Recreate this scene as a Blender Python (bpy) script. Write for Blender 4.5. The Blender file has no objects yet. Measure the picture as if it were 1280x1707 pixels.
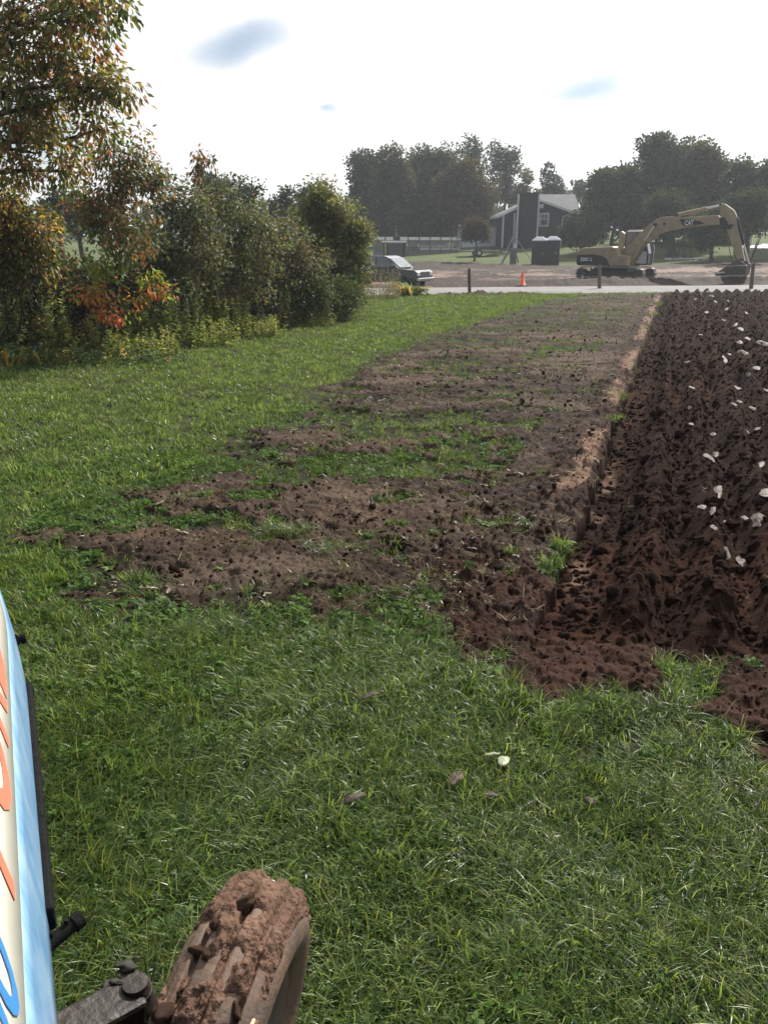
import bpy, math, random
import numpy as np
from mathutils import Vector, Matrix
R = math.radians
rng = np.random.default_rng(7)
random.seed(7)
S = bpy.context.scene
COL = S.collection

# ------------------------------------------------------------------ camera, sky, sun, exposure
CAMZ = 2.15
PITCH = R(18.5)
FPX, CXP, CYP = 1340.0, 640.0, 853.5
cd = bpy.data.cameras.new('camera')
cam = bpy.data.objects.new('camera', cd)
COL.objects.link(cam)
cam.location = (0, 0, CAMZ)
cam.rotation_euler = (R(90) - PITCH, 0, 0)
cd.sensor_fit = 'HORIZONTAL'
cd.sensor_width = 36.0
cd.lens = 36.0 * FPX / 1280.0
cd.clip_start = 0.05
cd.clip_end = 3000
S.camera = cam
S.render.resolution_x, S.render.resolution_y = 767, 1024

SUN_EL, SUN_AZ = R(41), R(33)
SUN_DIR = Vector((math.sin(SUN_AZ) * math.cos(SUN_EL), math.cos(SUN_AZ) * math.cos(SUN_EL), math.sin(SUN_EL)))
sd = bpy.data.lights.new('sun', 'SUN')
sun = bpy.data.objects.new('sun', sd)
COL.objects.link(sun)
sd.energy = 5.0
sd.angle = R(0.6)
sd.color = (1.0, 0.945, 0.86)
sun.rotation_euler = SUN_DIR.to_track_quat('Z', 'Y').to_euler()
sun.location = (20, 60, 60)
S.view_settings.view_transform = 'Standard'
S.view_settings.look = 'None'
S.view_settings.gamma = 1.0
S.view_settings.exposure = 0.55
S.view_settings.use_curve_mapping = False
S.cycles.volume_bounces = 1
S.cycles.max_bounces = 4
S.cycles.diffuse_bounces = 3
S.cycles.glossy_bounces = 2
S.cycles.transmission_bounces = 3
S.cycles.transparent_max_bounces = 6

FW = Vector((0, math.cos(PITCH), -math.sin(PITCH)))
UP = Vector((0, math.sin(PITCH), math.cos(PITCH)))
RT = Vector((1, 0, 0))
def ray(px, py):
    return (FW + RT * ((px - CXP) / FPX) + UP * ((CYP - py) / FPX))
def atY(px, py, Y):
    d = ray(px, py); t = Y / d.y
    return Vector((0, 0, CAMZ)) + d * t
def pix(p):
    q = Vector(p) - Vector((0, 0, CAMZ)); w = q.dot(FW)
    return (CXP + FPX * q.dot(RT) / w, CYP - FPX * q.dot(UP) / w)

W = bpy.data.worlds.new('World'); S.world = W; W.use_nodes = True
nt = W.node_tree; N = nt.nodes; L = nt.links
for n in list(N): N.remove(n)
def nd(t, **k):
    n = N.new(t)
    for a, b in k.items(): setattr(n, a, b)
    return n
wo = nd('ShaderNodeOutputWorld'); bg = nd('ShaderNodeBackground')
bg.inputs['Strength'].default_value = 0.1
L.new(bg.outputs[0], wo.inputs[0])
sky = nd('ShaderNodeTexSky', sky_type='NISHITA', sun_disc=False, sun_elevation=SUN_EL, sun_rotation=SUN_AZ, dust_density=.4, ozone_density=2.0)
tc = nd('ShaderNodeTexCoord')
wn = nd('ShaderNodeTexNoise'); wn.inputs['Scale'].default_value = 15; wn.inputs['Detail'].default_value = 5
L.new(tc.outputs['Generated'], wn.inputs['Vector'])
wsub = nd('ShaderNodeVectorMath', operation='SUBTRACT'); L.new(wn.outputs['Color'], wsub.inputs[0]); wsub.inputs[1].default_value = (.5, .5, .5)
wsc = nd('ShaderNodeVectorMath', operation='SCALE'); L.new(wsub.outputs[0], wsc.inputs[0]); wsc.inputs['Scale'].default_value = 0.028
wad = nd('ShaderNodeVectorMath', operation='ADD'); L.new(tc.outputs['Generated'], wad.inputs[0]); L.new(wsc.outputs[0], wad.inputs[1])
def fm(op, a, b=None, clamp=False):
    m = nd('ShaderNodeMath', operation=op, use_clamp=clamp)
    for i, v in enumerate((a, b)):
        if v is None: continue
        if isinstance(v, (int, float)): m.inputs[i].default_value = v
        else: L.new(v, m.inputs[i])
    return m.outputs[0]
hole = None
# breaks in the cloud where blue sky shows: pixel centre, half width and height, tilt, depth
for (px, py, rx, ry, tilt, amt) in ((402, 74, 90, 30, -14, .66), (980, 143, 74, 22, -12, .66), (545, 182, 17, 6, 0, .6),
                                    (45, 215, 90, 60, -25, .8)):
    c = ray(px, py).normalized()
    u = (ray(px + 10 * math.cos(R(tilt)), py + 10 * math.sin(R(tilt))).normalized() - c).normalized()
    v = c.cross(u).normalized()
    d1 = nd('ShaderNodeVectorMath', operation='DOT_PRODUCT'); L.new(wad.outputs[0], d1.inputs[0]); d1.inputs[1].default_value = u
    d2 = nd('ShaderNodeVectorMath', operation='DOT_PRODUCT'); L.new(wad.outputs[0], d2.inputs[0]); d2.inputs[1].default_value = v
    d3 = nd('ShaderNodeVectorMath', operation='DOT_PRODUCT'); L.new(wad.outputs[0], d3.inputs[0]); d3.inputs[1].default_value = c
    a = fm('MULTIPLY', fm('SUBTRACT', d1.outputs['Value'], c.dot(u)), FPX / rx)
    b = fm('MULTIPLY', d2.outputs['Value'], FPX / ry)
    r2 = fm('ADD', fm('MULTIPLY', a, a), fm('MULTIPLY', b, b))
    h = fm('MULTIPLY', fm('SUBTRACT', 1.0, r2, True), amt * 1.25, True)
    h = fm('MULTIPLY', h, fm('GREATER_THAN', d3.outputs['Value'], 0.2))
    hole = h if hole is None else fm('MAXIMUM', hole, h)
# thinner cloud away from the sun: blue shows between broken cloud all over the rest of the dome
cn = nd('ShaderNodeTexNoise'); cn.inputs['Scale'].default_value = 2.2; cn.inputs['Detail'].default_value = 7
L.new(tc.outputs['Generated'], cn.inputs['Vector'])
ds = nd('ShaderNodeVectorMath', operation='DOT_PRODUCT'); L.new(tc.outputs['Generated'], ds.inputs[0]); ds.inputs[1].default_value = SUN_DIR
near = fm('MULTIPLY', fm('ADD', ds.outputs['Value'], -0.15, False), 1.6, True)
brk = fm('MULTIPLY', fm('SUBTRACT', fm('SUBTRACT', cn.outputs['Fac'], 0.38), fm('MULTIPLY', near, 0.6)), 6.0, True)
hole = fm('MAXIMUM', hole, brk)
glow = fm('POWER', fm('MULTIPLY', fm('ADD', ds.outputs['Value'], 1.0), 0.5), 3.0)
lum = fm('ADD', fm('MULTIPLY', glow, 7.0), 3.6)
cc = nd('ShaderNodeCombineColor')
L.new(fm('MULTIPLY', lum, 1.0), cc.inputs[0]); L.new(fm('MULTIPLY', lum, 1.005), cc.inputs[1]); L.new(fm('MULTIPLY', lum, 1.02), cc.inputs[2])
mx = nd('ShaderNodeMix', data_type='RGBA'); L.new(hole, mx.inputs[0]); L.new(cc.outputs[0], mx.inputs[6]); skd = nd('ShaderNodeVectorMath', operation='SCALE'); L.new(sky.outputs[0], skd.inputs[0]); skd.inputs['Scale'].default_value = .6; L.new(skd.outputs[0], mx.inputs[7])
L.new(mx.outputs[2], bg.inputs['Color'])

# ------------------------------------------------------------------ materials
MATS = {}
def newmat(name):
    m = bpy.data.materials.new(name); m.use_nodes = True
    t = m.node_tree
    for n in list(t.nodes): t.nodes.remove(n)
    o = t.nodes.new('ShaderNodeOutputMaterial')
    MATS[name] = m
    return m, t, o
def mat(name, col, rough=.6, metal=0.0, var=.25, vscale=6.0, bump=.0, bscale=60.0, spec=.5, col2=None, stretch=None, coat=0.0):
    m, t, o = newmat(name)
    nn, ll = t.nodes, t.links
    p = nn.new('ShaderNodeBsdfPrincipled'); ll.new(p.outputs[0], o.inputs[0])
    p.inputs['Roughness'].default_value = rough; p.inputs['Metallic'].default_value = metal
    p.inputs['Specular IOR Level'].default_value = spec
    p.inputs['Coat Weight'].default_value = coat
    c = nn.new('ShaderNodeTexCoord'); src = c.outputs['Object']
    if stretch:
        mp = nn.new('ShaderNodeMapping'); mp.inputs['Scale'].default_value = stretch; ll.new(src, mp.inputs[0]); src = mp.outputs[0]
    n1 = nn.new('ShaderNodeTexNoise'); n1.inputs['Scale'].default_value = vscale; n1.inputs['Detail'].default_value = 6; n1.inputs['Roughness'].default_value = .65
    ll.new(src, n1.inputs['Vector'])
    r = nn.new('ShaderNodeValToRGB'); ll.new(n1.outputs['Fac'], r.inputs[0])
    a = [max(0, x * (1 - var)) for x in col]; b = col2 or [min(1, x * (1 + var)) for x in col]
    r.color_ramp.elements[0].color = (*a, 1); r.color_ramp.elements[1].color = (*b, 1)
    r.color_ramp.elements[0].position = .3; r.color_ramp.elements[1].position = .7
    ll.new(r.outputs[0], p.inputs['Base Color'])
    if bump:
        n2 = nn.new('ShaderNodeTexNoise'); n2.inputs['Scale'].default_value = bscale; n2.inputs['Detail'].default_value = 5
        ll.new(src, n2.inputs['Vector'])
        bp = nn.new('ShaderNodeBump'); bp.inputs['Strength'].default_value = bump; bp.inputs['Distance'].default_value = .02
        ll.new(n2.outputs['Fac'], bp.inputs['Height']); ll.new(bp.outputs[0], p.inputs['Normal'])
    return m
def leafmat(name, trans=.45, rough=.5, gloss=.06, inst=0.0):
    m, t, o = newmat(name); nn, ll = t.nodes, t.links
    at = nn.new('ShaderNodeAttribute'); at.attribute_name = 'tint'
    colr = at.outputs['Color']
    if inst:
        oi = nn.new('ShaderNodeObjectInfo')
        hs = nn.new('ShaderNodeHueSaturation'); hs.inputs['Saturation'].default_value = 1.0
        mr = nn.new('ShaderNodeMapRange'); mr.inputs[3].default_value = 1 - inst; mr.inputs[4].default_value = 1 + inst
        ll.new(oi.outputs['Random'], mr.inputs[0]); ll.new(mr.outputs[0], hs.inputs['Value'])
        ll.new(colr, hs.inputs['Color']); colr = hs.outputs[0]
    d = nn.new('ShaderNodeBsdfDiffuse'); ll.new(colr, d.inputs[0])
    tr = nn.new('ShaderNodeBsdfTranslucent')
    br = nn.new('ShaderNodeMix'); br.data_type = 'RGBA'; br.blend_type = 'MULTIPLY'; br.inputs[0].default_value = 1
    ll.new(colr, br.inputs[6]); br.inputs[7].default_value = (1.25, 1.2, .7, 1)
    ll.new(br.outputs[2], tr.inputs[0])
    mx = nn.new('ShaderNodeMixShader'); mx.inputs[0].default_value = trans
    ll.new(d.outputs[0], mx.inputs[1]); ll.new(tr.outputs[0], mx.inputs[2])
    g = nn.new('ShaderNodeBsdfGlossy'); g.inputs['Roughness'].default_value = rough; g.inputs['Color'].default_value = (1, 1, 1, 1)
    mg = nn.new('ShaderNodeMixShader'); mg.inputs[0].default_value = gloss
    ll.new(mx.outputs[0], mg.inputs[1]); ll.new(g.outputs[0], mg.inputs[2])
    ll.new(mg.outputs[0], o.inputs[0])
    return m
def soilmat(name, rough=.95, bump=.5, spec=.12, fine=90.0):
    m, t, o = newmat(name); nn, ll = t.nodes, t.links
    p = nn.new('ShaderNodeBsdfPrincipled'); ll.new(p.outputs[0], o.inputs[0])
    p.inputs['Roughness'].default_value = rough; p.inputs['Specular IOR Level'].default_value = spec
    at = nn.new('ShaderNodeAttribute'); at.attribute_name = 'tint'
    c = nn.new('ShaderNodeTexCoord')
    n1 = nn.new('ShaderNodeTexNoise'); n1.inputs['Scale'].default_value = fine; n1.inputs['Detail'].default_value = 4; n1.inputs['Roughness'].default_value = .7
    ll.new(c.outputs['Object'], n1.inputs['Vector'])
    mr = nn.new('ShaderNodeMapRange'); mr.inputs[1].default_value = .3; mr.inputs[2].default_value = .7; mr.inputs[3].default_value = .6; mr.inputs[4].default_value = 1.4
    ll.new(n1.outputs['Fac'], mr.inputs[0])
    vm = nn.new('ShaderNodeVectorMath'); vm.operation = 'SCALE'; ll.new(at.outputs['Color'], vm.inputs[0]); ll.new(mr.outputs[0], vm.inputs['Scale'])
    ll.new(vm.outputs[0], p.inputs['Base Color'])
    bp = nn.new('ShaderNodeBump'); bp.inputs['Strength'].default_value = bump; bp.inputs['Distance'].default_value = .012
    ll.new(n1.outputs['Fac'], bp.inputs['Height']); ll.new(bp.outputs[0], p.inputs['Normal'])
    return m
def glassmat(name, col=(.02, .03, .035), rough=.05):
    m, t, o = newmat(name)
    p = t.nodes.new('ShaderNodeBsdfPrincipled'); t.links.new(p.outputs[0], o.inputs[0])
    n = t.nodes.new('ShaderNodeTexNoise'); n.inputs['Scale'].default_value = 3
    r = t.nodes.new('ShaderNodeMapRange'); r.inputs[3].default_value = rough; r.inputs[4].default_value = rough + .08
    t.links.new(n.outputs['Fac'], r.inputs[0]); t.links.new(r.outputs[0], p.inputs['Roughness'])
    p.inputs['Base Color'].default_value = (*col, 1)
    p.inputs['Specular IOR Level'].default_value = .8
    return m

# ------------------------------------------------------------------ tagging and mesh helpers
def tag(o, label, cat, group=None):
    o['label'] = label; o['category'] = cat
    if group: o['group'] = group
    return o
def struct(o): o['kind'] = 'structure'; return o
def stuff(o, label=None, cat=None):
    o['kind'] = 'stuff'
    if label: o['label'] = label; o['category'] = cat
    return o
def empty(name, loc=(0, 0, 0), rz=0.0):
    o = bpy.data.objects.new(name, None); COL.objects.link(o)
    o.location = loc; o.rotation_euler = (0, 0, rz); o.empty_display_size = .2
    return o
def np_mesh(name, V, F, tint=None, smooth=False):
    V = np.asarray(V, dtype=np.float32); F = np.asarray(F, dtype=np.int32)
    me = bpy.data.meshes.new(name)
    me.vertices.add(len(V)); me.vertices.foreach_set('co', V.ravel())
    k = F.shape[1]
    me.loops.add(F.size); me.loops.foreach_set('vertex_index', F.ravel())
    me.polygons.add(len(F)); me.polygons.foreach_set('loop_start', np.arange(0, F.size, k, dtype=np.int32))
    if smooth: me.polygons.foreach_set('use_smooth', np.ones(len(F), dtype=bool))
    if tint is not None:
        a = me.attributes.new('tint', 'FLOAT_COLOR', 'POINT')
        c = np.ones((len(V), 4), dtype=np.float32); c[:, :3] = tint
        a.data.foreach_set('color', c.ravel())
    me.update(calc_edges=True)
    return me
def link(name, me, m, parent=None):
    o = bpy.data.objects.new(name, me); COL.objects.link(o)
    if m is not None and not me.materials: me.materials.append(MATS[m] if isinstance(m, str) else m)
    if parent: o.parent = parent
    return o

class MB:
    def __init__(s): s.v = []; s.f = []; s.sm = []
    def add(s, v, f, smooth=False):
        b = len(s.v); s.v += [tuple(x) for x in v]
        for q in f: s.f.append(tuple(i + b for i in q)); s.sm.append(smooth)
        return s
    def box(s, c, d, M=None):
        x, y, z = d[0] / 2, d[1] / 2, d[2] / 2
        v = [Vector((a * x, b * y, e * z)) for e in (-1, 1) for a, b in ((-1, -1), (1, -1), (1, 1), (-1, 1))]
        c = Vector(c)
        v = [(M @ p if M else p) + c for p in v]
        return s.add(v, [(3, 2, 1, 0), (4, 5, 6, 7), (0, 1, 5, 4), (1, 2, 6, 5), (2, 3, 7, 6), (3, 0, 4, 7)])
    def bar(s, a, b, w, h):
        a, b = Vector(a), Vector(b); d = b - a
        q = d.to_track_quat('X', 'Z').to_matrix()
        return s.box((a + b) / 2, (d.length, w, h), q)
    def cyl(s, a, b, r0, r1=None, n=16, smooth=True, caps=True):
        r1 = r0 if r1 is None else r1
        a, b = Vector(a), Vector(b); q = (b - a).to_track_quat('Z', 'Y').to_matrix()
        v = []
        for p, r in ((a, r0), (b, r1)):
            for i in range(n):
                t = 2 * math.pi * i / n; v.append(p + q @ Vector((r * math.cos(t), r * math.sin(t), 0)))
        s.add(v, [(i, (i + 1) % n, n + (i + 1) % n, n + i) for i in range(n)], smooth)
        if caps:
            s.add(v[:n], [tuple(reversed(range(n)))]); s.add(v[n:], [tuple(range(n))])
        return s
    def prism(s, prof, y0, y1, fn=lambda u, y, z: (u, y, z)):
        n = len(prof)
        ar = sum(prof[i][0] * prof[(i + 1) % n][1] - prof[(i + 1) % n][0] * prof[i][1] for i in range(n))
        if ar < 0: prof = prof[::-1]
        v = [fn(u, y0, z) for u, z in prof] + [fn(u, y1, z) for u, z in prof]
        f = [tuple(range(n)), tuple(reversed(range(n, 2 * n)))]
        f += [((i + 1) % n, i, n + i, n + (i + 1) % n) for i in range(n)]
        return s.add(v, f)
    def lathe(s, prof, c, axis, n=32, smooth=True, closed=False):
        c = Vector(c); q = Vector(axis).to_track_quat('Z', 'Y').to_matrix()
        m = len(prof); v = []
        for i in range(n):
            t = 2 * math.pi * i / n
            for r, h in prof: v.append(c + q @ Vector((r * math.cos(t), r * math.sin(t), h)))
        f = []
        for i in range(n):
            j = (i + 1) % n
            for k in range(m if closed else m - 1):
                l = (k + 1) % m
                f.append((i * m + k, j * m + k, j * m + l, i * m + l))
        return s.add(v, f, smooth)
    def tube(s, pts, r, n=8):
        for a, b in zip(pts[:-1], pts[1:]): s.cyl(a, b, r, r, n)
        return s
    def build(s, name, m, parent=None, bevel=0.0, seg=2):
        me = bpy.data.meshes.new(name); me.from_pydata(s.v, [], s.f)
        me.polygons.foreach_set('use_smooth', s.sm); me.update()
        o = link(name, me, m, parent)
        if bevel:
            b = o.modifiers.new('bevel', 'BEVEL'); b.width = bevel; b.segments = seg; b.limit_method = 'ANGLE'; b.angle_limit = R(35)
            b.harden_normals = False
        return o

def text_mesh(body, size, extrude=.004, shear=0.0, fat=0.0):
    cu = bpy.data.curves.new('lettering', 'FONT'); cu.body = body; cu.size = size; cu.extrude = extrude; cu.shear = shear; cu.offset = fat
    cu.resolution_u = 4
    o = bpy.data.objects.new('lettering_source', cu); COL.objects.link(o)
    dg = bpy.context.evaluated_depsgraph_get(); dg.update()
    me = bpy.data.meshes.new_from_object(o.evaluated_get(dg))
    bpy.data.objects.remove(o)
    return me
def axes_matrix(o, x, y):
    x = Vector(x).normalized(); y = Vector(y); z = x.cross(y).normalized(); y = z.cross(x)
    return Matrix(((x.x, y.x, z.x, o[0]), (x.y, y.y, z.y, o[1]), (x.z, y.z, z.z, o[2]), (0, 0, 0, 1)))

# ------------------------------------------------------------------ numpy noise
def _h(ix, iy, s):
    n = (ix.astype(np.int64) * 374761393 + iy.astype(np.int64) * 668265263 + s * 1274126177) & 0x7fffffff
    n = ((n ^ (n >> 13)) * 1274126177) & 0x7fffffff
    n = ((n ^ (n >> 15)) * 2246822519) & 0x7fffffff
    return ((n ^ (n >> 16)) & 0xffff) / 65535.0
def vnoise(x, y, s=0):
    ix, iy = np.floor(x), np.floor(y); fx, fy = x - ix, y - iy
    fx = fx * fx * (3 - 2 * fx); fy = fy * fy * (3 - 2 * fy)
    a, b = _h(ix, iy, s), _h(ix + 1, iy, s); c, d = _h(ix, iy + 1, s), _h(ix + 1, iy + 1, s)
    return (a + (b - a) * fx) * (1 - fy) + (c + (d - c) * fx) * fy
def fbm(x, y, s=0, o=4, g=.5):
    t = np.zeros_like(x, dtype=float); a = 1.0; n = 0
    for i in range(o):
        t += a * vnoise(x * 2 ** i + 17.3 * i, y * 2 ** i - 9.1 * i, s + i); n += a; a *= g
    return t / n
def worley(x, y, s=0):
    ix, iy = np.floor(x), np.floor(y); best = np.full(x.shape, 9.0); bid = np.zeros(x.shape)
    for dx in (-1, 0, 1):
        for dy in (-1, 0, 1):
            cx, cy = ix + dx, iy + dy
            px = cx + .15 + .7 * _h(cx, cy, s + 11); py = cy + .15 + .7 * _h(cx, cy, s + 23)
            d = (px - x) ** 2 + (py - y) ** 2
            hh = _h(cx, cy, s + 37); u = d < best
            bid = np.where(u, hh, bid); best = np.where(u, d, best)
    return np.sqrt(best), bid
def clods(x, y, sc, s):
    u, v = x / sc, y / sc
    wx, wy = vnoise(u * 1.9, v * 1.9, s + 71) - .5, vnoise(u * 1.9, v * 1.9, s + 83) - .5
    d, i = worley(u + wx * .75, v + wy * .75, s)
    t = (_h(np.floor(u * .5), np.floor(v * .5), s) - .5) * .5
    return np.clip(1 - (d / .66) ** 1.35 + wx * .35, 0, 1) * (.2 + .8 * i)
def ss(x, a, b):
    t = np.clip((x - a) / (b - a), 0, 1); return t * t * (3 - 2 * t)
# ------------------------------------------------------------------ terrain
def base(x, y):
    x = np.asarray(x, dtype=float); y = np.asarray(y, dtype=float)
    z = .065 * np.clip(y - 80, 0, 25) + .012 * np.clip(y - 105, 0, 400)
    z = z + ss(x, 8, 32) * .030 * np.clip(y - 58, 0, 70)
    z = z - .35 * ss(8 - x, 0, 10) * ss(y, 43, 47) * (1 - ss(y, 60, 76))
    return z
def GT(px, py):
    d = ray(px, py); p = Vector((0, 0, CAMZ)); t = 0.0
    lo, hi = 0.0, 400.0
    t = 1.0
    while t < 400:
        q = p + d * t
        if q.z < float(base(q.x, q.y)): break
        t *= 1.01
    lo, hi = t / 1.01, t
    for _ in range(20):
        m = (lo + hi) / 2; q = p + d * m
        if q.z < float(base(q.x, q.y)): hi = m
        else: lo = m
    q = p + d * hi
    return Vector((q.x, q.y, float(base(q.x, q.y))))
def poly(pts): return np.array([tuple(GT(*p)[:2]) for p in pts])
def sdist(x, y, P):
    """signed distance to polygon, positive inside"""
    best = np.full(x.shape, 1e9); inside = np.zeros(x.shape, dtype=bool)
    n = len(P)
    for i in range(n):
        ax, ay = P[i]; bx, by = P[(i + 1) % n]
        ex, ey = bx - ax, by - ay; wx, wy = x - ax, y - ay
        t = np.clip((wx * ex + wy * ey) / (ex * ex + ey * ey + 1e-9), 0, 1)
        best = np.minimum(best, (wx - ex * t) ** 2 + (wy - ey * t) ** 2)
        c = ((ay > y) != (by > y)) & (x < ex * (y - ay) / (ey if abs(ey) > 1e-9 else 1e-9) + ax)
        inside ^= c
    d = np.sqrt(best); return np.where(inside, d, -d)

FA = GT(940, 930); FB = GT(1105, 489)
FT = (FB - FA).normalized(); FT.z = 0; FN = Vector((FT.y, -FT.x, 0))
def furrow(x, y):
    wx, wy = x - FA.x, y - FA.y
    return wx * FN.x + wy * FN.y, wx * FT.x + wy * FT.y          # s (right of the cut), along
RN0, RN1 = GT(700, 491), GT(1290, 485.5)                          # near edge of the road
RT_ = (RN1 - RN0).normalized(); RNRM = Vector((-RT_.y, RT_.x, 0))
ROADW = 5.6
def roadc(x, y):
    wx, wy = x - RN0.x, y - RN0.y
    return wx * RNRM.x + wy * RNRM.y                               # distance beyond the near edge
P_PLOUGH = poly([(888, 1072), (940, 930), (1105, 489), (1900, 489), (3600, 1100), (1500, 1120), (1280, 1118), (1150, 1112), (1020, 1098)])
P_SPILL1 = poly([(700, 960), (800, 890), (900, 930), (1020, 1080), (1020, 1135), (940, 1190), (862, 1212), (812, 1130), (740, 1060)])
P_SPILL2 = poly([(1175, 1145), (1300, 1110), (1700, 1120), (1700, 1290), (1300, 1275), (1215, 1240)])
P_PLOT = poly([(-70, 925), (0, 866), (120, 846), (290, 796), (400, 728), (480, 682), (600, 600), (760, 548), (900, 503), (985, 490),
               (1105, 490), (940, 930), (888, 1072), (800, 1105), (650, 1062), (420, 1055), (250, 1042), (120, 1005), (20, 965)])
P_LOT = poly([(300, 462), (640, 437), (700, 435.5), (780, 439), (860, 442), (960, 446), (1010, 442), (1110, 441), (1180, 437), (1280, 431), (1500, 428), (1500, 486), (1280, 482), (1000, 484), (700, 488), (300, 490)])
BPY = [1060, 1030, 985, 935, 908, 890, 862, 835, 812, 795, 770, 752, 738, 722, 705, 692, 675, 660, 648, 635, 622, 608, 595, 575, 555, 530, 505, 490]
BSO = [.45, .85, .95, .85, .50, .40, .75, .80, .70, .30, .25, .72, .76, .30, .20, .68, .78, .6, .3, .66, .7, .45, .62, .5, .52, .46, .42, .36]
BY = np.array([GT(640, p).y for p in BPY])
def ground(x, y):
    x = np.asarray(x, float); y = np.asarray(y, float)
    z = base(x, y)
    nW = fbm(x * 1.3, y * 1.3, 3, 4) - .5
    far = ss(y, 14, 40)
    nF = fbm(x * 4.5, y * 4.5, 13, 3) - .5
    sp = sdist(x + nW * .3 + nF * .18, y + nW * .35 + nF * .25, P_PLOUGH)
    s, al = furrow(x, y)
    plough = sp > 0
    so = np.maximum(sdist(x + nW * .5, y + nW * .4, P_SPILL1), sdist(x + nW * .6, y + nW * .4, P_SPILL2)) + nF * .5
    so = np.maximum(so, np.where(sp > -.8, sp * .55 + .10 + nF * .9, -1))
    pl = sdist(x + nW * 1.3, y + nW * .7, P_PLOT)
    lot = sdist(x + nW * 1.2, y + nW * 2.0, P_LOT)
    rc = roadc(x, y)
    # ---- tilled plot cover
    bs = np.interp(y + .06 * x + (fbm(x * .7, y * .7, 41, 3) - .5) * .9, BY, BSO)
    n1 = fbm(x * 2.2, y * 3.2, 5, 4); n2 = fbm(x * .8, y * 1.6, 8, 3)
    n3 = fbm(x * 7, y * 9, 9, 3)
    soil_p = .18 + .72 * bs + (n1 - .5) * 1.5 + (n2 - .5) * 1.3 + (n3 - .5) * .9
    soil_p = np.maximum(soil_p, 1.1 * ss(s, -1.1, -.55) * ss(al, -2.0, 0.0))
    m_plot = ss(soil_p, .38, .62) * ss(pl + (n3 - .5) * .9, -.05, .55)
    soil = np.maximum(m_plot, ss(so, -.05, .12))
    soil = np.where(plough, 1.0, soil)
    nearfur = ss(-np.abs(s + .1), -.5, -.2) * ss(al, -1.6, -.8) * ss(rc, 1.5, -.5 + 0)  # kept bare along the cut
    soil = np.maximum(soil, np.where((s < .1) & (pl > 0), nearfur, 0))
    lotm = (lot > 0) & (rc > ROADW - .5)
    soil = np.where(lotm, 1.0, soil)
    # ---- heights
    lawn_h = (fbm(x * .9, y * .9, 1, 3) - .5) * .05 + (fbm(x * 5, y * 5, 2, 3) - .5) * .025
    k = 1 - ss(rc, -1.5, -.3)
    z = z + lawn_h * np.where(rc > -.3, 0, k) * (1 - .6 * far)
    cl = clods(x, y, .055, 5) * .022 + clods(x, y, .13, 6) * .03 + clods(x, y, .024, 7) * .010 + fbm(x * 9, y * 9, 4, 4) * .03
    brk_ = ss(s, -1.3, -.5) * (1 - ss(al, .6, 2.2)) * ss(al, -2.6, -1.6)
    z = z + m_plot * (cl * (1.0 + .25 * brk_) + brk_ * (clods(x, y, .2, 67) * .05 - .05) + .035 * np.clip(bs, 0, 1) * ss(pl, 0, .5) + .03 * (n2 - .4)) * (1 - .3 * far)
    z = z + np.where(~plough, ss(so, -.05, .15) * (cl * 1.15 + .006) * (1 - .6 * m_plot), 0)
    # lip of turned soil along the cut, then the wall
    lip = ss(s, -.5, -.3) * (1 - ss(s, -.03, .0)) * ss(al, -1.2, .2) * (1 - plough) * ss(-rc, .3, 1.5)
    z = z + lip * (.02 + .03 * clods(x, y, .09, 64) + .02 * clods(x, y, .04, 65))
    # ---- ploughed land
    ae = al * .8
    sw = s + (fbm(x * .9, y * .9, 21, 3) - .5) * .16
    q = sw - .30
    ph = (q / .42) % 1.0
    saw = np.where(ph < .62, ss(ph, 0, .62), 1 - ss(ph, .62, 1.0))
    bigc = clods(s, ae, .26, 31) * .035 + clods(s + 3, ae, .15, 32) * .040 + clods(s, ae + 5, .08, 33) * .036 + clods(x, y, .042, 34) * .026 + clods(x + 1, y, .021, 35) * .013 + (fbm(x * 6, y * 6, 36, 4) - .5) * .05
    ridge = .22 * saw * (.7 + .6 * fbm(x * 1.6, y * 1.6, 22, 3)) * ss(s, .12, .4)
    trench = -.135 * (1 - ss(s, .16, .55)) * ss(al, -1.5, .3)
    edge = ss(sp, 0, .35)
    pz = (-.03 + ridge + bigc * (.40 + .60 * ss(np.abs(ph - .35), .12, .4)) * (.35 + .65 * ss(s, .1, .4)) + (fbm(x * 12, y * 12, 23, 3) - .5) * .02) * (.35 + .65 * edge) + trench
    z = z + np.where(plough, pz, 0)
    # ---- dirt lot ruts
    lz = (fbm(x * .6, y * 1.3, 51, 4) - .45) * .22 + clods(x, y, .5, 52) * .09 + clods(x, y, .22, 53) * .06
    lz = lz * ss(lot, 0, .8) + .30 * np.exp(-((rc - ROADW - 1.6 - .5 * nW) / .75) ** 2) * ss(x, 4.0, 8.5) * (.7 + .6 * fbm(x * 1.1, y * 1.1, 55, 3)) 
    lz = lz + .18 * ss(y, 62, 74) * fbm(x * .9, y * .9, 57, 4) * (1 - ss(x, 16, 22))
    lz = lz * ss(rc, ROADW, ROADW + .8)
    z = z + np.where(lotm, np.maximum(lz, -.05), 0)
    # heap of clods along the near edge of the road
    bm_ = np.exp(-((rc + .55) / .38) ** 2) * (clods(x, y, .42, 61) * .16 + clods(x, y, .2, 62) * .10 + .03) * (1 - ss(x, 6.4, 7.4)) * ss(x, 1.5, 3)
    z = z + bm_
    soil = np.maximum(soil, ss(bm_, .05, .1))
    z = np.where((rc > -.25) & (rc < ROADW + .1), base(x, y) - .01, z)
    # ---- colour of the material itself
    v = fbm(x * 3, y * 3, 71, 4)[..., None]; v2 = fbm(x * 14, y * 14, 72, 3)[..., None]; v3 = fbm(x * .5, y * .8, 73, 3)[..., None]
    C = lambda *c: np.array(c)
    lawn = C(.030, .034, .014) * (.6 + .8 * v)
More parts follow.
